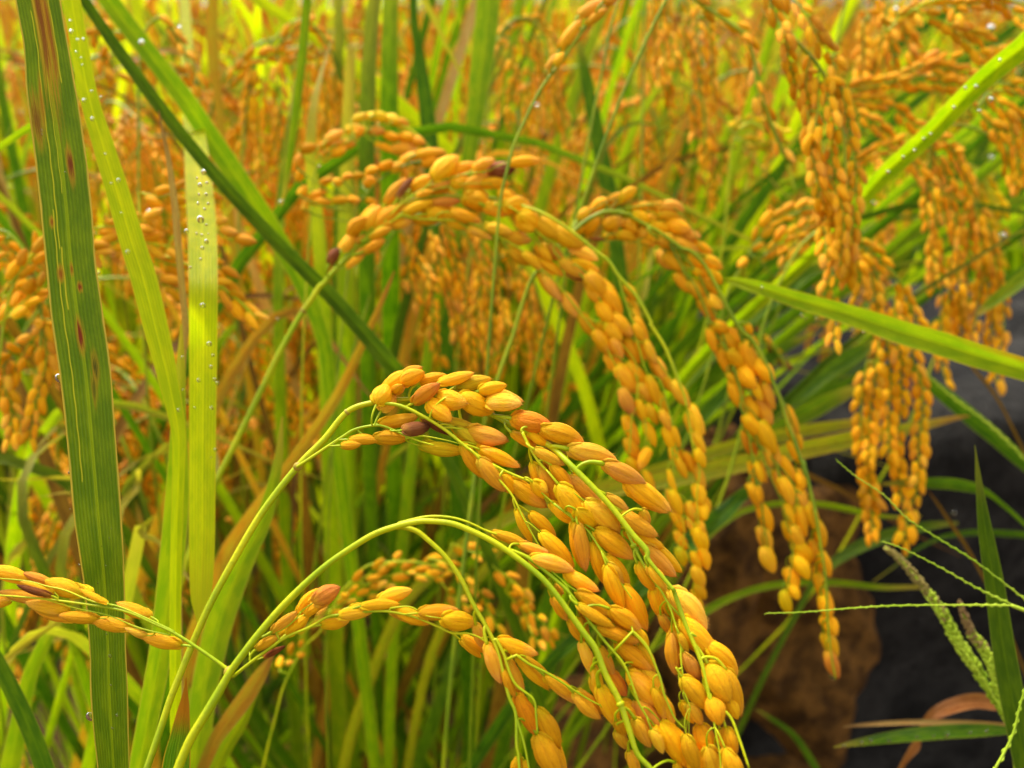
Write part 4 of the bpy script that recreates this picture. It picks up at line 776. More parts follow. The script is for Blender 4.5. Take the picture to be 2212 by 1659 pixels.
# ------------------------------------------------------------------ rice heads a little further back, each strand hung with grains
def head(label, d, stempts, strands, glen, mats=('soft', 'tan'), w=6, sw=6, stemmat='dstem', w_grain=0.44, extra=(), dslope=(0, 0), root=True, single=False, spread=0.3, dens=1.0):
    df = plane(d, *dslope)
    SHIFT[0] = Vector((-0.34, 0.12, 0)) if 2200 > stempts[-1][0] > 1480 else Vector((0, 0, 0))
    p = Panicle(label, stem=stemd(stempts, df, sw, root), dfun=df, stemmat=stemmat)
    for s_ in strands:
        o_ = s_[0] if isinstance(s_[0], dict) else {}
        pts = s_[1:] if o_ else s_
        p.strand(list(pts), o_.get('g', glen), o_.get('m', mats), w_grain, o_.get('s', single), o_.get('d'), spread, 3.5, dens)
    if extra: p.grains(list(extra), mats[0])
    p.done(); SHIFT[0] = Vector((0, 0, 0)); return p
HT = ('soft', 'soft', 'tan')
# P15 behind the lower arch
head('small blurred rice head seen behind the lower arching stem', 0.36, Z(700, 1640, 600, [(2500, 180), (2100, 60), (1800, 20), (1400, 60), (1250, 210), (1100, 360), (900, 740), (700, 950), (560, 1200), (470, 1400), (430, 1560), (380, 1750)]),
     [Z(700, 1640, 600, [(1100, 420), (1220, 300), (1350, 210), (1560, 80), (1740, -20)]), Z(700, 1640, 600, [(1350, 280), (1550, 200), (1800, 110), (2030, 30)]), Z(700, 1640, 600, [(1830, 150), (2070, 180), (2230, 200)]),
      Z(700, 1640, 600, [(650, 860), (850, 640), (1050, 500), (1200, 430), (1450, 340), (1620, 250)]), Z(1250, 1500, 600, [(280, 340), (440, 390), (580, 440), (770, 460)]),
      Z(1250, 1500, 600, [(20, 500), (200, 540), (360, 620), (440, 740), (560, 860), (650, 1000), (720, 1150), (790, 1320)]), Z(1250, 1500, 600, [(210, 830), (300, 930), (470, 1040)]),
      Z(1250, 1500, 600, [(720, 590), (850, 700), (950, 790), (1050, 900), (1100, 1050), (1250, 1200), (1350, 1380)]), Z(1250, 1500, 600, [(850, 850), (1060, 1080), (1100, 1250), (1190, 1440)]),
      Z(700, 1640, 600, [(430, 1200), (520, 1090), (690, 950)])], 34, HT, single=True, stemmat='stem', sw=5)
# P7 the long one hanging from the top right
head('long rice head hanging from the top edge right of centre', 0.33, [(1832, 520), (1828, 440), (1826, 367), (1822, 300), (1802, 217), (1768, 143), (1708, 73), (1678, 0), (1650, -80), (1600, -150, 8, 0.36), (1560, -140, 8, 0.42), (1530, -60, 8, 0.48), (1500, 100, 8, 0.54), (1490, 300, 8, 0.6)][:14] and [(1832, 520), (1828, 440), (1826, 367), (1822, 300), (1802, 217), (1768, 143), (1708, 73), (1678, 0), (1650, -90), (1600, -170), (1530, -170), (1470, -60)],
     [[{'g': 46, 's': False}, (1690, -60), (1708, -20), (1742, 30), (1768, 80), (1795, 120), (1812, 170)], [(1655, -20), (1678, 30), (1695, 80), (1712, 150), (1732, 210), (1745, 250)],
      [(1768, 150), (1762, 230), (1758, 300), (1772, 350), (1788, 420), (1782, 480), (1790, 560)], [(1745, 240), (1755, 320), (1768, 400), (1790, 470)], [(1780, 180), (1795, 270), (1800, 340), (1812, 410), (1805, 480)],
      [(1815, 180), (1832, 250), (1845, 310), (1852, 380), (1848, 460), (1838, 530), (1832, 600)], [(1810, 470), (1806, 550), (1795, 610), (1778, 660)], [(1750, 120), (1745, 190), (1760, 260)], [(1790, 380), (1815, 450), (1822, 520), (1812, 580)],
      [{'g': 38}, (1800, 640), (1798, 690), (1795, 740)]], 40, ('gold', 'tan', 'soft'), sw=8, dslope=(0, 0.0), spread=0.25)
head('rice head with three ropes of grain hanging over the dark stone', 0.40, [(1905, 660), (1895, 600), (1870, 540), (1845, 505), (1800, 490), (1740, 520), (1690, 600), (1650, 700), (1620, 850)],
     [[(1850, 510), (1900, 555), (1935, 600), (1962, 645), (1985, 700), (1990, 745)], [(1880, 590), (1895, 690), (1888, 800), (1878, 900), (1870, 1000), (1885, 1090), (1888, 1165)], [(1930, 640), (1945, 760), (1948, 850), (1935, 950), (1948, 1050), (1955, 1130), (1950, 1180)],
      [(1960, 690), (1978, 780), (1990, 850), (1985, 950), (1980, 1050), (1966, 1120)], [(1872, 780), (1862, 900), (1865, 1010), (1885, 1080)], [(1905, 680), (1918, 800), (1920, 900), (1928, 1000)], [(1850, 540), (1880, 620), (1905, 680), (1945, 700)], [(1830, 520), (1860, 600), (1850, 640)]],
     35, ('gold', 'soft', 'tan'), sw=7, w_grain=0.52)
head('heavy drooping rice head at the right edge above the level leaf', 0.47, [(2005, 370), (2015, 300), (2060, 270), (2120, 285), (2180, 330), (2250, 430), (2300, 560)],
     [[(2040, 300), (2082, 370), (2110, 450), (2122, 560), (2112, 650), (2100, 745)], [(2010, 380), (2020, 470), (2022, 560), (2030, 650), (2030, 750), (2036, 820)], [(2060, 320), (2100, 420), (2140, 500), (2160, 600), (2166, 690), (2150, 830)],
      [(2050, 420), (2062, 520), (2075, 620), (2082, 735)], [(2000, 300), (2040, 360), (2060, 450), (2050, 560), (2055, 680), (2052, 760)], [(2090, 400), (2100, 500), (2090, 620), (2075, 700)], [(2020, 330), (2000, 420), (2010, 500), (2015, 610)], [(2110, 480), (2130, 580), (2140, 690), (2135, 740)]], 32, ('soft', 'tan'), sw=6)
head('rice head lying almost level at the top right, behind the thick folded leaf', 0.44, [(1826, 200), (1900, 185), (2000, 165), (2100, 170), (2200, 190), (2290, 240), (2350, 330)],
     [[(1822, 197), (1875, 182), (1958, 176), (2040, 178), (2110, 192)], [(1935, 170), (2008, 137), (2092, 123), (2180, 112)], [(1825, 215), (1910, 228), (1975, 265), (2010, 285)], [(1842, 355), (1890, 325), (1935, 308)], [(1850, 240), (1900, 270), (1960, 330), (1990, 380)], [(1990, 140), (2060, 150), (2120, 175)]], 34, ('gold', 'soft', 'tan'), sw=6)
head('rice head rising to the right below the long hanging one', 0.42, [(1780, 440), (1700, 470), (1640, 520), (1600, 580), (1570, 640), (1540, 760)],
     [[(1612, 550), (1675, 475), (1770, 440)], [(1640, 560), (1700, 510), (1780, 475)], [(1860, 500), (1820, 480), (1770, 500), (1700, 540)], [(1670, 600), (1720, 560), (1790, 540), (1840, 560)]], 36, ('gold', 'soft'), sw=5)
head('drooping heads of grain at the very top right', 0.50, [(1960, 60), (1925, 20), (1890, -20), (1840, -20), (1810, 80), (1790, 250)],
     [[(1890, -20), (1872, 60), (1862, 120), (1858, 180)], [(1920, 0), (1910, 80), (1890, 160), (1888, 200)], [(1945, 30), (1960, 90), (1980, 140)], [(1905, 20), (1930, 100), (1935, 170)], [(1865, 40), (1860, 180), (1845, 200)], [(1940, 40), (1985, 110), (1990, 160)]], 32, ('soft', 'tan'))
head('rice head arching across the top right corner', 0.40, [(1915, 70), (1960, 30), (2020, 0), (2120, -10), (2212, 10), (2290, 60), (2340, 150)],
     [[(1925, 48), (1975, 22), (2040, 8), (2120, 6)], [(2058, 40), (2110, 80), (2160, 108), (2190, 130)], [(2130, -10), (2180, 20), (2230, 60)], [(1990, 30), (2050, 50), (2100, 100), (2130, 130)]], 36, ('gold', 'soft'), stemmat='stem')
head('rice head at the right edge above the blurred dewy weeds', 0.42, [(2110, 235), (2140, 200), (2190, 200), (2240, 240), (2290, 330), (2330, 450)],
     [[(2140, 205), (2175, 250), (2190, 320), (2208, 400)], [(2108, 235), (2160, 300), (2185, 365), (2195, 400)], [(2150, 180), (2200, 190), (2260, 210)], [(2170, 220), (2212, 280), (2230, 350)]], 33, ('gold', 'soft'))
head('thin single row of grains curving down from the top right of centre', 0.37, [(1700, 350), (1680, 300), (1650, 220), (1632, 140), (1610, 80), (1560, 40), (1500, 0), (1440, -50), (1380, -60), (1330, 20), (1300, 160)],
     [[(1500, 0), (1560, 38), (1610, 72)], [(1612, 80), (1630, 120), (1640, 200), (1665, 280), (1695, 340)]], 40, ('gold', 'tan'), single=True, spread=0.2)
head('pale blurred rice head hanging straight down from the top', 0.5, [(1525, 320), (1515, 200), (1500, 80), (1480, 0), (1440, -60), (1400, -20), (1390, 150), (1385, 400)],
     [[(1422, -30), (1428, 80), (1440, 160), (1452, 220)], [(1500, 0), (1515, 110), (1520, 200), (1530, 300), (1540, 380)], [(1470, 50), (1500, 150), (1518, 250), (1525, 350)], [(1440, -20), (1445, 60), (1462, 140)], [(1530, 40), (1540, 140), (1545, 240)], [(1410, 0), (1412, 120), (1430, 180)], [(1490, 200), (1500, 260), (1505, 300)]], 28, ('tan', 'soft'))
hd = head('rice head leaning in from the top centre on a dark stem', 0.31, [(1380, -60), (1345, -20), (1300, 20), (1260, 65), (1215, 130), (1170, 190), (1133, 262), (1110, 315), (1095, 370), (1080, 440), (1070, 560)], [], 36, extra=Z(1000, 0, 1000, [(1540, 100, 1700, 0, 80, 'tan'), (1700, 10, 1800, -60, 70, 'tan'), (1420, 310, 1545, 140, 75, 'tan'), (1480, 290, 1620, 150, 55, 'tan'), (1380, 420, 1440, 350, 52, 'tan'), (1620, 70, 1790, -10, 60, 'tan'), (1590, 160, 1720, 60, 50, 'tan'), (1330, 450, 1380, 360, 40, 'tan')]), sw=7)
# P5 behind the upper arch
dE = 0.40
hd = head('bright yellow blurred rice head behind the start of the upper arch', 0.39, [(940, 335), (900, 290), (860, 270), (810, 275), (760, 300), (710, 335), (680, 380), (670, 500)], [], 30, extra=Z(700, 300, 600, [(1230, 185, 1375, 130, 88, 'yel'), (1370, 145, 1495, 155, 88, 'yel'), (1460, 135, 1605, 165, 105, 'yel'), (1580, 165, 1725, 215, 115, 'yel'), (1700, 210, 1830, 230, 88, 'tan'),
    (950, 400, 1115, 310, 115), (1150, 290, 1365, 290, 105, 'yel'), (1400, 310, 1565, 300, 98, 'tan'), (1560, 350, 1725, 380, 105), (1720, 370, 1885, 380, 98), (1850, 410, 2005, 440, 105, 'tan'), (1480, 440, 1700, 540, 78), (1650, 500, 1915, 520, 115, 'tan'),
    (650, 505, 835, 475, 105), (860, 480, 1005, 430, 78), (890, 575, 1005, 520, 78), (1050, 470, 1250, 450, 115), (1000, 560, 1150, 510, 88), (1250, 330, 1380, 300, 90)]), sw=5, stemmat='stem')
hd = head('golden blurred rice head directly behind the crown of the upper arch', 0.37, [(960, 335), (930, 350), (890, 352), (840, 375), (800, 410), (775, 440), (765, 480), (755, 560), (740, 700)], [], 30, extra=Z(700, 300, 600, [(1750, 640, 1950, 560, 105), (1920, 560, 2205, 530, 105), (1970, 660, 2130, 620, 105), (1520, 720, 1655, 640, 98), (1640, 740, 1785, 660, 98), (1370, 760, 1495, 720, 98), (1120, 810, 1225, 790, 78), (1230, 810, 1345, 780, 78),
    (1350, 860, 1480, 850, 115), (880, 890, 985, 830, 88), (1010, 870, 1115, 860, 88), (760, 1030, 935, 960, 78), (780, 1080, 1000, 1080, 88), (1000, 1060, 1200, 1050, 78), (1180, 1030, 1305, 1060, 78, 'tan'), (1370, 1050, 1495, 1100, 68, 'tan'),
    (2050, 600, 2230, 560, 100), (650, 1000, 720, 900, 80), (700, 1150, 760, 1020, 80), (620, 700, 660, 560, 80), (640, 850, 680, 700, 80)]), sw=5, stemmat='dstem')
# P14 left
head('blurred rice head crossing behind the left hand leaves', 0.33, [(560, 690), (480, 620), (400, 570), (330, 545), (260, 520), (200, 505), (120, 520), (60, 560), (20, 640), (0, 760)],
     [[(205, 492), (260, 485), (320, 478)], [(190, 545), (270, 522), (360, 530), (420, 545)], [(335, 560), (400, 582), (460, 612), (510, 650), (562, 692)], [(0, 640), (50, 580), (100, 535), (180, 520)], [(300, 415), (350, 425), (420, 405), (490, 412)], [(270, 580), (330, 600), (400, 640), (450, 660)],
      [(0, 700), (50, 650), (110, 610), (160, 600)], [(380, 500), (440, 490), (500, 520)], [(400, 545), (450, 570), (500, 600)]], 50, ('soft', 'tan'), stemmat='stem', single=False, w_grain=0.42)
head('blurred rice head at the left edge hanging behind the rust streaked leaf', 0.34, [(60, 900), (80, 800), (90, 700), (80, 600), (50, 540), (10, 500), (-30, 520), (-40, 700)],
     [[(10, 520), (40, 560), (30, 620), (0, 660)], [(90, 690), (100, 780), (80, 860), (60, 950)], [(120, 690), (70, 740), (10, 830), (-20, 850)], [(60, 600), (80, 660), (100, 740), (110, 800)], [(20, 760), (10, 820), (30, 900), (20, 960)], [(0, 560), (60, 570), (90, 510)]], 38, ('soft', 'tan'))
head('hanging blurred rice head under the middle of the upper arch', 0.45, [(1060, 640), (1020, 540), (980, 480), (930, 460), (880, 470), (840, 520), (800, 640)],
     [[(868, 500), (900, 560), (928, 620), (940, 700), (952, 770)], [(960, 480), (985, 560), (1000, 640), (1010, 720), (1022, 800)], [(1040, 500), (1052, 600), (1060, 700), (1062, 790)], [(1000, 490), (1030, 580), (1035, 680), (1050, 760)], [(930, 490), (950, 580), (975, 660), (985, 740)], [(890, 520), (880, 590), (905, 660)]], 31, ('soft', 'tan'))
head('hanging blurred rice head right under the long tail of the upper arch', 0.50, [(1180, 700), (1150, 600), (1110, 520), (1060, 500), (1020, 540), (1000, 680)],
     [[(1090, 520), (1112, 600), (1130, 680), (1108, 760)], [(1140, 600), (1155, 700), (1172, 780), (1190, 860)], [(1120, 580), (1140, 660), (1150, 760), (1160, 840)], [(1070, 560), (1085, 640), (1090, 720), (1080, 800)]], 27, ('soft', 'tan'))
head('pinkish blurred rice head arching at the top left of centre', 0.50, [(740, 200), (715, 110), (680, 60), (640, 45), (590, 90), (550, 150), (530, 260), (520, 420)],
     [[(488, 195), (525, 145), (580, 122), (650, 116)], [(598, 100), (640, 60), (685, 58), (718, 110), (742, 210)], [(545, 140), (535, 240), (525, 350)], [(600, 130), (605, 240), (592, 340)], [(680, 120), (702, 220), (695, 330)], [(570, 170), (560, 260), (565, 380)], [(640, 120), (650, 220), (640, 320)], [(720, 160), (740, 260), (735, 340)]], 32, ('tan', 'soft'))
head('blurred rice head drooping at the top centre', 0.58, [(1195, 200), (1180, 90), (1140, 40), (1090, 60), (1060, 140), (1050, 300)],
     [[(1070, 95), (1110, 52), (1160, 42), (1190, 80), (1200, 180), (1192, 290)], [(1160, 80), (1170, 180), (1165, 280)], [(1100, 80), (1110, 170), (1100, 260)], [(1130, 70), (1140, 160), (1135, 260), (1140, 340)], [(1180, 160), (1220, 250), (1230, 340)]], 25, ('soft', 'tan'))
head('pale blurred rice head near the top left corner', 0.42, [(430, 200), (400, 120), (370, 60), (340, 40), (310, 80), (300, 200), (300, 400)],
     [[(342, 35), (378, 80), (408, 130), (432, 190)], [(205, 60), (222, 120), (230, 160)], [(370, 60), (420, 150), (430, 260), (450, 340)], [(320, 120), (360, 140), (410, 170)], [(230, 120), (260, 170), (330, 140)]], 36, ('tan', 'soft'), single=True)
head('brown withered bit of a rice head hanging right of the middle head', 0.50, [(1700, 800), (1680, 760), (1650, 720), (1625, 690), (1600, 720), (1580, 820)], [[(1640, 715), (1665, 745), (1690, 780), (1702, 800)]], 26, ('brown', 'tan'), single=True)
head('small greenish rice head right of the thin single row', 0.5, [(1720, 420), (1690, 330), (1650, 280), (1610, 270), (1580, 320), (1570, 450)], [[(1570, 280), (1610, 262), (1650, 268), (1690, 290)], [(1660, 270), (1700, 310), (1740, 340)], [(1590, 300), (1630, 310), (1670, 320)], [(1700, 420), (1720, 480), (1715, 530)]], 26, ('yel', 'green'), single=False, stemmat='stem')
head('yellow green rice head at the right edge above the big dark stone', 0.55, [(2170, 560), (2150, 460), (2120, 380), (2090, 360), (2070, 420), (2060, 560)], [[(2110, 370), (2140, 400), (2160, 450), (2170, 520)], [(2100, 380), (2120, 440), (2150, 520), (2160, 590)]], 27, ('yel', 'green'), stemmat='stem')
# ------------------------------------------------------------------ seed heads of the weeds at the right
def spike(root, pts, w, d, mat='weed', zig=0.35, seeds=True):
    p, ws = path3([(a[0], a[1], w * (1 - 0.55 * i / (len(pts) - 1))) for i, a in enumerate(pts)], d, False, 8)
    m = MB(); m.tube(p, [a * 0.5 for a in ws], 6)
    L = 0; side = 1
    for i in range(1, len(p)):
        L += (p[i] - p[i - 1]).length
        if seeds and L > ws[i] * 2.4:
            L = 0; t = (p[i] - p[i - 1]).normalized(); view = (CAM - p[i]).normalized(); s_ = t.cross(view).normalized() * side; side = -side
            c0 = p[i] + s_ * ws[i] * 0.45; m.tube([c0, c0 + t * ws[i] * 1.3 + s_ * ws[i] * zig, c0 + t * ws[i] * 2.8 + s_ * ws[i] * 0.1], [ws[i] * 0.25, ws[i] * 0.42, ws[i] * 0.06], 5)
    o = m.build('spike', SM[mat], None); child(o, root); return o
def beadspike(root, pts, w, d, mats=('weed', 'weedbrown'), cut=0.4):
    p, ws = path3([(a[0], a[1], a[2]) for a in pts], d, False, 10)
    m = {k: MB() for k in mats}; n = len(p); ax = MB(); ax.tube(p, [a * 0.4 for a in ws], 6); ax_o = ax.build('axis', SM['weed']); child(ax_o, root)
    for i in range(n):
        for k in range(7):
            a = random.uniform(0, 6.28); t = (p[min(i + 1, n - 1)] - p[max(i - 1, 0)]).normalized(); x = t.orthogonal().normalized(); y = t.cross(x)
            r = x * math.cos(a) + y * math.sin(a); c0 = p[i] + r * ws[i] * random.uniform(0.6, 1.05) + t * random.uniform(-1, 1) * ws[i] * 0.5
            mk = mats[1] if (i / n < cut * random.uniform(0.6, 1.2)) else mats[0]
            m[mk].ball(c0, ws[i] * random.uniform(0.28, 0.44), 6, 4, (t * -1 + r * 0.5), 1.4)
    for k in mats:
        o = m[k].build('seeds', SM[k]); o['kind'] = 'stuff'; child(o, root)
d0 = 0.235
p, ws = stem([(2185, 1308, 8), (2212, 1318, 9), (2290, 1350, 10), (2340, 1420, 10)], d0)
r_ = empty('grass_seed_head', p[-1], 'finger grass with one level pale spike and one slanting down to it', 'grass seed head')
mb = MB(); mb.tube(p, ws, 6); child(mb.build('stem', SM['weed']), r_)
spike(r_, [(2185, 1308), (2100, 1307), (1950, 1308), (1850, 1313), (1740, 1322), (1655, 1325)], 8, d0)
spike(r_, [(2186, 1306), (2110, 1270), (2030, 1225), (1950, 1185), (1907, 1170)], 8, d0 + 0.002)
p, ws = stem([(2240, 1315, 8), (2300, 1360, 10), (2360, 1430, 10)], d0 + 0.01)
r_ = empty('grass_seed_head', p[-1], 'finger grass spike slanting across the right above the level one', 'grass seed head')
mb = MB(); mb.tube(p, ws, 6); child(mb.build('stem', SM['weed']), r_)
spike(r_, [(2240, 1315), (2212, 1293), (2110, 1215), (2030, 1165), (1960, 1120), (1910, 1070), (1850, 1030), (1808, 995)], 8, d0 + 0.01, zig=0.2)
p, ws = stem([(2150, 1659, 9), (2135, 1700, 9), (2125, 1760, 9)], 0.23)
r_ = empty('grass_seed_head', p[-1], 'pale grass spike in the bottom right corner', 'grass seed head')
mb = MB(); mb.tube(p, ws, 6); child(mb.build('stem', SM['weed']), r_)
spike(r_, [(2150, 1659), (2172, 1620), (2190, 1580), (2202, 1530), (2216, 1480), (2228, 1430)], 12, 0.23)
p, ws = stem([(2178, 1560, 8), (2190, 1620, 9), (2200, 1700, 10), (2210, 1780, 10)], 0.29)
r_ = empty('grass_seed_head', p[-1], 'knobbly lime and brown seed head of a weed before the dark stone', 'grass seed head')
mb = MB(); mb.tube(p, ws, 6); child(mb.build('stem', SM['weed']), r_)
beadspike(r_, [(1912, 1182, 8.9), (1940, 1205, 14.4), (1975, 1243, 16.6), (2005, 1280, 17.7), (2035, 1325, 19.9), (2060, 1370, 22.1), (2085, 1410, 22.1), (2110, 1445, 22.1), (2140, 1490, 22.1), (2165, 1530, 19.9), (2178, 1560, 13.3)], 16, 0.29)
beadspike(r_, [(2072, 1298, 7.8), (2085, 1335, 14.4), (2100, 1370, 17.7), (2125, 1400, 19.9), (2145, 1440, 22.1), (2158, 1480, 22.1), (2172, 1520, 19.9), (2180, 1560, 13.3)], 16, 0.286)
spike(r_, [(2178, 1560), (2120, 1460), (2060, 1380), (2000, 1290)], 8, 0.284)
d1 = 0.40
p, ws = stem([(2260, 1040, 10), (2300, 1090, 11), (2360, 1180, 11)], d1)
r_ = empty('grass_seed_head', p[-1], 'stiff grass spike slanting from the hanging ropes of grain to the right edge', 'grass seed head')
mb = MB(); mb.tube(p, ws, 6); child(mb.build('stem', SM['weed']), r_)
spike(r_, [(2260, 1040), (2212, 990), (2140, 920), (2060, 860), (1985, 795), (1940, 760)], 11, d1, zig=0.2)
# ------------------------------------------------------------------ dew
def drop_mesh():
    m = MB(); m.ball(Vector((0, 0, 0)), 1.0, 14, 9); return mesh('water_droplet', m.v, m.f)
DM = drop_mesh(); DM.materials.append(WATER)
def drops(lst, d, label, group):
    ordn = ['topmost', 'second', 'third', 'fourth', 'fifth', 'sixth', 'seventh', 'eighth', 'ninth', 'tenth', 'eleventh', 'twelfth', 'thirteenth', 'fourteenth', 'fifteenth', 'sixteenth', 'seventeenth', 'eighteenth', 'nineteenth', 'twentieth'] + ['twenty ' + q for q in ('first', 'second', 'third', 'fourth', 'fifth', 'sixth', 'seventh', 'eighth', 'ninth')] + ['thirtieth', 'fourth lowest', 'third lowest', 'second lowest', 'lowest']
    far = 'far back' in label or 'among' in label
    lst = sorted(lst, key=lambda q: q[1]); base = label
    for k, (x, y, r) in enumerate(lst):
        if far: label = name_it('soft water drop', x, y)
        elif len(lst) > 1: label = ordn[k] + ' ' + base + ('' if k == 0 else ' counted from the top')
        o = bpy.data.objects.new('water_droplet', DM); COL.objects.link(o)
        rr_ = r / FOC * d * (0.68 if r < 9 else 0.8) * random.uniform(0.8, 1.15); o.location = P(x, y, d - rr_ * 0.2); o.scale = (rr_ * random.uniform(0.8, 1.1), rr_ * 0.5, rr_ * 1.1)
        tag(o, label, 'water droplet', group)
drops([(152, 45, 4), (154, 68, 6), (168, 86, 5), (180, 85, 6), (165, 112, 3), (176, 125, 3), (178, 140, 3), (198, 197, 4), (182, 217, 6), (218, 210, 4), (200, 257, 8), (228, 333, 4), (256, 390, 7), (241, 396, 4), (262, 460, 3), (276, 545, 7)], 0.238, 'water droplet on the long yellow green leaf', 'dew on the long yellow green leaf')
drops([(438, 660, 8), (433, 474, 9), (446, 486, 4), (403, 500, 8), (446, 522, 7), (437, 536, 6), (412, 578, 4), (452, 743, 7), (460, 768, 4), (456, 793, 7), (464, 820, 7), (470, 828, 6), (429, 822, 6), (457, 882, 7), (421, 881, 4), (466, 972, 6), (456, 988, 3), (394, 772, 5), (396, 842, 4), (386, 886, 5), (440, 372, 7), (432, 400, 6), (445, 420, 5), (428, 440, 6), (442, 452, 5), (436, 508, 5), (430, 420, 4), (450, 440, 4), (426, 385, 4), (447, 395, 4), (425, 505, 4), (450, 505, 3), (434, 560, 4)], 0.229, 'water droplet on the bright yellow upright leaf', 'dew on the bright yellow upright leaf')
drops([(90, 282, 5), (91, 291, 4), (231, 1370, 3), (238, 1417, 6), (253, 1545, 6), (243, 1573, 4), (229, 1222, 3), (236, 1163, 2.5), (220, 1180, 2), (212, 1260, 2.5), (240, 1142, 2.5), (146, 415, 2), (141, 372, 2.5), (240, 1480, 3), (224, 1330, 2)], 0.1885, 'small water droplet on the wide rust streaked leaf', 'dew on the rust streaked leaf')
drops([(127, 817, 12), (136, 840, 3), (150, 1021, 4), (152, 1100, 2.5)], 0.190, 'drop on the left edge of the rust streaked leaf', 'drops on the edge of the rust streaked leaf')
drops([(195, 1548, 13), (172, 1220, 3)], 0.190, 'drop low on the edge of the rust streaked leaf', 'low drops on the edge of the rust streaked leaf')
drops([(608, 438, 8)], 0.355, 'large drop at the tip of the pale narrow hanging leaf', None)
drops([(1800, 1462, 9)], 0.327, 'drop hanging from the lowest grain of the right middle head', None)
drops([(1748, 1128 - 0, 0.1)], 0.33, 'tiny drop on a grain tip', None) if False else None
drops([(1665, 1228, 8)], 0.33, 'drop under the shorter rope of grain over the brown stone', None)
drops([(2108, 187, 7), (2085, 190, 5), (2060, 232, 6), (2010, 290, 5), (1995, 300, 5), (1975, 325, 5), (1918, 372, 6), (2140, 215, 8), (2115, 240, 5), (1950, 340, 5), (2160, 130, 5)], 0.275, 'water droplet on the thick folded leaf', 'dew on the thick folded leaf')
drops([(1732, 683, 7), (1740, 688, 5), (1763, 689, 7), (1806, 702, 6), (1840, 714, 6), (1864, 718, 5), (1905, 733, 5), (1930, 740, 9), (1938, 741, 6), (1975, 752, 9), (1985, 753, 7), (1996, 758, 5), (1646, 622, 5)], 0.315, 'water droplet under the level bright green leaf', 'drops under the level bright leaf')
drops([(1822, 1612, 6), (1860, 1605, 7), (1880, 1601, 7), (1920, 1600, 5), (1980, 1592, 5), (2016, 1590, 5), (2045, 1588, 7), (2095, 1583, 5), (2130, 1580, 5)], 0.326, 'water droplet on the dewy level grass blade', 'dew on the bottom right grass blade')
drops([(323, 460, 9), (312, 548, 6), (548, 706, 9), (600, 690, 5), (306, 92, 8), (272, 546, 6), (212, 590, 5), (388, 60, 8), (690, 360, 5)], 0.34, 'large soft drop hanging among the left hand heads', 'drops among the left hand heads')
drops([(1160, 230, 8), (895, 320, 8), (1750, 255, 7), (2140, 342, 8), (2128, 622, 7), (1888, 440, 7), (2165, 512, 9), (1935, 20, 8), (1930, 870, 8), (2060, 1110, 6), (2140, 60, 9), (2100, 20, 8)], 0.5, 'soft drop glinting far back in the field', 'drops far back in the field')
# ------------------------------------------------------------------ the field behind: single blades that can be told apart
R = random.Random(21)
def fieldblade(x, y, d, mat, label, group, lean=None, w=None, up=None):
    k_in = lean is not None
    q = P(x, y, d)
    h = q.z
    lean = max(-0.25, min(0.5, R.gauss(0, 0.33))) if lean is None else lean
    if x > 850: lean = min(0.3, abs(lean)) if not k_in else lean
    a = Vector((q.x - lean * h * 0.9, q.y + R.uniform(-0.05, 0.12), 0))
    top = min(up if up is not None else R.uniform(0.06, 0.30), max(0.05, 1.0 - h))
    b = q + Vector((lean * top * 1.3, R.uniform(-0.05, 0.1), top * 0.9)); tipp = b + Vector((lean * top * 1.8 + R.uniform(-.03, .03), R.uniform(-0.06, 0.06), top * R.uniform(-0.3, 0.5)))
    m_ = a.lerp(q, 0.5) + Vector((-lean * 0.05, 0, 0))
    w = (w or R.uniform(0.0016, 0.0048))
    pts = [(tipp, 0.0002), (b, w * 0.6), (q, w), (m_, w * 0.9), (a, w * 0.6)]
    r = crom([(p.x, p.y, p.z, ww) for p, ww in pts], 6)
    pp = [Vector(t[:3]) for t in r]; ws = [max(0.0001, t[3]) for t in r]
    face = Vector((R.uniform(-0.8, 0.8), -1, R.uniform(-0.1, 0.5)))
    vs, fs, uv, tt = ribbon(pp, ws, 4 + 1, R.uniform(0.1, 0.5), R.uniform(-0.6, 0.6), face)
    tt = [(u, 1 - t) for u, t in tt]
    o = link('rice_leaf', mesh('rice_leaf', [v - a for v in vs], fs, True, uv, tt), MAT[mat]); o.location = a
    tag(o, label, 'leaf', group)
KIND = dict(lime='yellow green', green='green', dgreen='dark green', yel='bright yellow', orange='orange withered', straw='pale straw coloured', brown='brown dead', stripe='yellow and orange striped')
def zone(n, x0, x1, y0, y1, d0, d1, mats, where, **k):
    for i in range(n):
        m_ = R.choice(mats)
        x_, y_ = R.uniform(x0, x1), R.uniform(y0, y1)
        fieldblade(x_, y_, R.uniform(d0, d1), m_, name_it('blurred %s blade' % KIND[m_], x_, y_), '%s blades %s' % (KIND[m_], where), **k)
zone(42, -40, 560, 950, 1600, 0.42, 0.9, ['lime', 'green', 'green', 'brown', 'orange', 'green', 'lime', 'dgreen', 'brown', 'orange'], 'in the lower left behind the forked stalk')
zone(14, -40, 400, 1150, 1500, 0.34, 0.45, ['lime', 'lime', 'green'], 'close behind the lower left stalk', up=0.04)
zone(62, 480, 1300, 850, 1600, 0.5, 1.0, ['green', 'green', 'brown', 'green', 'orange', 'dgreen', 'brown', 'dgreen', 'lime', 'brown'], 'under the arching heads in the lower middle')
zone(16, 1000, 1450, 900, 1300, 0.55, 0.9, ['green', 'lime', 'green', 'dgreen'], 'between the middle heads', lean=0.5)
zone(20, 1450, 1900, 420, 900, 0.55, 0.9, ['green', 'green', 'dgreen', 'lime'], 'leaning right behind the right hand heads', lean=0.95)
zone(8, 1200, 1560, 560, 900, 0.50, 0.7, ['green', 'lime'], 'standing left of the right middle head', lean=0.2)
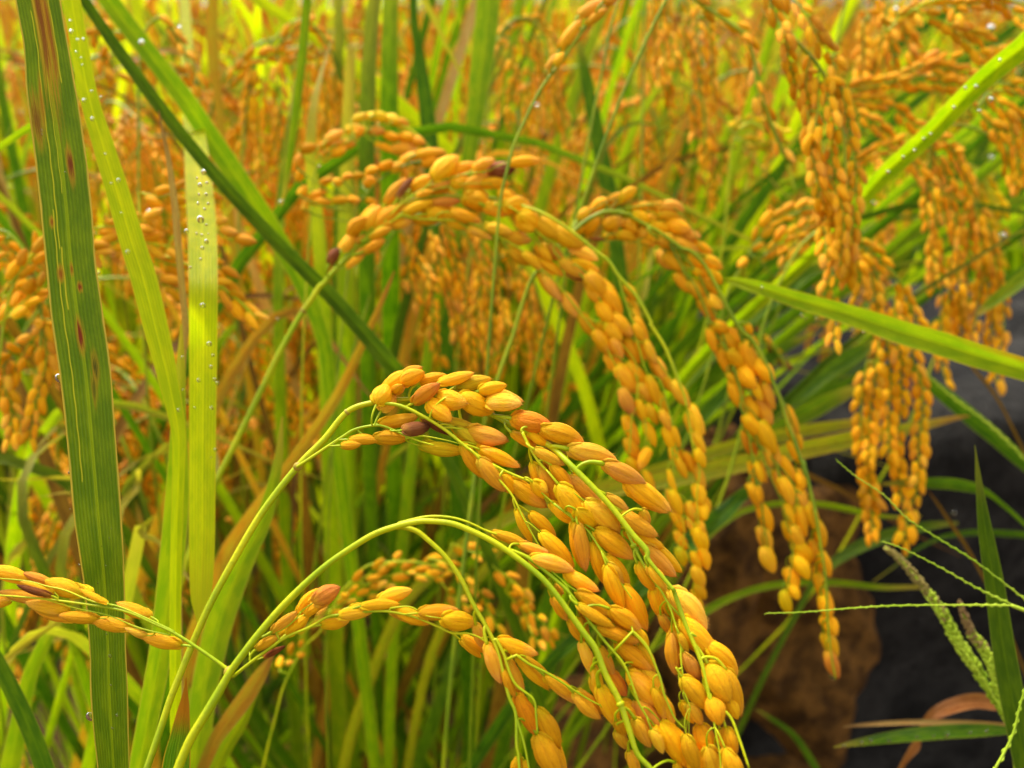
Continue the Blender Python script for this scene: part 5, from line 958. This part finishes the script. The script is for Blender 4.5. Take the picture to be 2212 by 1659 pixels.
zone(44, 20, 1000, 60, 800, 0.55, 1.1, ['lime', 'yel', 'green', 'orange', 'straw', 'lime', 'yel'], 'among the heads in the upper left')
zone(40, 900, 1750, 20, 700, 0.6, 1.2, ['lime', 'green', 'green', 'yel', 'straw', 'orange', 'lime'], 'among the heads in the upper middle')
zone(18, 1750, 2300, 250, 700, 1.15, 1.5, ['dgreen', 'green', 'dgreen', 'dgreen'], 'in the dark green tangle at the upper right', lean=0.4)
zone(8, 560, 860, 520, 860, 0.45, 0.6, ['green', 'lime'], 'left of the hanging middle heads', lean=0.05, w=0.0055)
# ------------------------------------------------------------------ single heads further back (grains too small and blurred to part)
def soft_proto(seed, mats=('soft', 'tan')):
    r = random.Random(seed); st = MB(); out = {m: MB() for m in mats}
    h = 0.70; arch = r.uniform(0.05, 0.11); L = r.uniform(0.15, 0.20)
    spine = [Vector((0, 0, 0)), Vector((0.01, 0, h * 0.5)), Vector((0.02, 0, h * 0.88)), Vector((0.03 + arch * 0.3, 0, h)), Vector((0.03 + arch, 0, h * 0.985)), Vector((0.035 + arch * 1.4, 0, h - L * 0.45)), Vector((0.035 + arch * 1.5, 0, h - L))]
    sp = [Vector(v) for v in crom([tuple(v) for v in spine], 8)]
    st.tube(sp, [0.0016 - 0.001 * i / len(sp) for i in range(len(sp))], 5)
    k0 = 18
    for bi in range(9):
        i0 = r.randint(k0, len(sp) - 6); p0 = sp[i0]
        a = r.uniform(0, 6.28); le = r.uniform(0.07, 0.12); out_ = Vector((math.cos(a) * 0.02 + (0.035 if i0 < 34 else 0.01), math.sin(a) * 0.028, 0))
        q = [p0, p0 + out_ * 0.7 + Vector((0, 0, 0.006 - le * 0.25)), p0 + out_ * 1.15 + Vector((0, 0, -le * 0.65)), p0 + out_ * 1.2 + Vector((0, 0, -le))]
        bp_ = [Vector(v) for v in crom([tuple(v) for v in q], 5)]
        st.tube(bp_, [0.0005] * len(bp_), 4)
        m_ = out[r.choice(mats)]
        n = int(le / 0.0033)
        for j in range(n):
            f = j / n * (len(bp_) - 1); i = int(f); c0 = bp_[i].lerp(bp_[min(i + 1, len(bp_) - 1)], f - i); t = (bp_[min(i + 1, len(bp_) - 1)] - bp_[i]); t = t.normalized() if t.length > 0 else Vector((0, 0, -1))
            ang = j * 2.4; o2 = Vector((math.cos(ang), math.sin(ang), 0)); ax = (t + o2 * 0.35).normalized()
            m_.ball(c0 + o2 * 0.0014 + ax * 0.003, 0.0016, 6, 4, ax, 2.3)
    return st, out
protos = []
for sd in range(7):
    st, out = soft_proto(100 + sd, ('soft', 'tan') if sd < 6 else ('yel', 'green'))
    protos.append((mesh('stem', st.v, st.f), {m: mesh('grains', mb.v, mb.f) for m, mb in out.items()}))
    protos[-1][0].materials.append(SM['dstem'])
    for m, me in protos[-1][1].items(): me.materials.append(GM[m])
def softhead(x, y, d, label, group, k=None, rot=None):
    q = P(x, y, d); sme, gm = protos[R.randrange(6) if k is None else k]
    sc = q.z / 0.70 if 0.4 < q.z < 1.2 else 1
    o = bpy.data.objects.new('rice_panicle', None); COL.objects.link(o); o.empty_display_size = 0.01
    rot = R.uniform(-0.9, 0.9) + (0 if R.random() < 0.7 else math.pi) if rot is None else rot
    o.location = (q.x - 0.06 * math.cos(rot), q.y - 0.06 * math.sin(rot), 0); o.rotation_euler = (0, 0, rot); zz = sc; o.scale = (1.0, 1.0, zz) if 0.9 < zz < 1.12 else (1, 1, 1)
    if not 0.9 < zz < 1.12: o.location.z = q.z - 0.70
    tag(o, label, 'rice panicle', group)
    s_ = bpy.data.objects.new('stem', sme); COL.objects.link(s_); s_.parent = o
    for m, me in gm.items():
        c0 = bpy.data.objects.new('grain_cluster', me); COL.objects.link(c0); c0.parent = o; c0['kind'] = 'stuff'
def hz(n, x0, x1, y0, y1, d0, d1, where, **k):
    for i in range(n):
        x_, y_ = R.uniform(x0, x1), R.uniform(y0, y1)
        softhead(x_, y_, R.uniform(d0, d1), name_it('blurred golden head', x_, y_), 'blurred golden heads ' + where, **k)
hz(34, -60, 760, 60, 560, 0.55, 1.1, 'standing in the upper left of the field')
hz(26, 700, 1560, -20, 420, 0.62, 1.25, 'standing in the upper middle of the field')
hz(12, 1500, 2260, -40, 130, 1.3, 1.9, 'standing in the upper right of the field')
hz(14, -60, 620, 560, 900, 0.5, 0.75, 'low at the left behind the wide leaf')
hz(6, 820, 1250, 430, 640, 0.6, 0.85, 'behind the crown of the upper arch')
hz(5, 1560, 1900, 230, 480, 1.25, 1.7, 'behind the long hanging head')
# ------------------------------------------------------------------ the far field, one mass
def farfield():
    r = random.Random(5); lv = {m: [[], [], [], []] for m in ('lime', 'green', 'yel', 'orange')}; gr = {m: MB() for m in ('soft', 'tan')}
    for i in range(6200):
        y = 1.25 + 16 * r.random() ** 2.1; x = r.uniform(-0.72, 0.72) * (y + 0.8)
        if x > 0.25 and y < 1.7: continue
        h = r.uniform(0.55, 0.95) + (0.14 if y > 2.2 and x < 0.25 * y else 0); le = r.gauss(0, 0.22); w = r.uniform(0.004, 0.009) * (1 + 0.12 * y)
        m_ = r.choice(['lime', 'green', 'lime', 'yel', 'orange', 'green', 'lime', 'yel'])
        a = Vector((x, y, 0)); b = a + Vector((le * h * .5, r.uniform(-.05, .05), h * 0.6)); c0 = a + Vector((le * h * 1.3, r.uniform(-.1, .1), h))
        pp = [Vector(v) for v in crom([tuple(a), tuple(b), tuple(c0)], 3)]
        ws = [w, w, w, w, w * .8, w * .5, 0.0003][:len(pp)]; ws += [0.0003] * (len(pp) - len(ws))
        vs, fs, uv, tt = ribbon(pp, ws, 3, 0.3, 0, Vector((r.uniform(-1, 1), -1, 0.2)))
        L = lv[m_]; o_ = len(L[0]); L[0] += vs; L[1] += [tuple(q + o_ for q in f) for f in fs]; L[2] += uv; L[3] += tt
    for i in range(1500):
        y = 1.3 + 14 * r.random() ** 2.1; x = r.uniform(-0.72, 0.72) * (y + 0.8)
        if x > 0.25 and y < 1.8: continue
        h = r.uniform(0.62, 0.9); s_ = (1 + 0.15 * y); mb = gr[r.choice(('soft', 'tan'))]
        for k in range(3):
            c0 = Vector((x + r.uniform(-.02, .02) * s_, y + r.uniform(-.02, .02), h)); dx = r.uniform(-.03, .03)
            for j in range(9):
                mb.ball(c0 + Vector((dx * j / 9, 0, -0.0115 * j)) * 1.0 + Vector((r.uniform(-.003, .003), 0, 0)), 0.0042 * s_, 5, 3, Vector((r.uniform(-.3, .3), 0, 1)), 1.7)
    for m_, L in lv.items():
        o = link('far_rice', mesh('far_rice', L[0], L[1], True, L[2], L[3]), MAT[m_]); tag(o, 'distant mass of %s rice blades filling the back of the field' % KIND[m_], 'rice crop', None, 'stuff')
    for m_, mb in gr.items():
        o = mb.build('far_grain', GM[m_]); tag(o, 'distant mass of %s grain at the back of the field' % ('golden' if m_ == 'soft' else 'tan'), 'rice crop', None, 'stuff')
farfield()
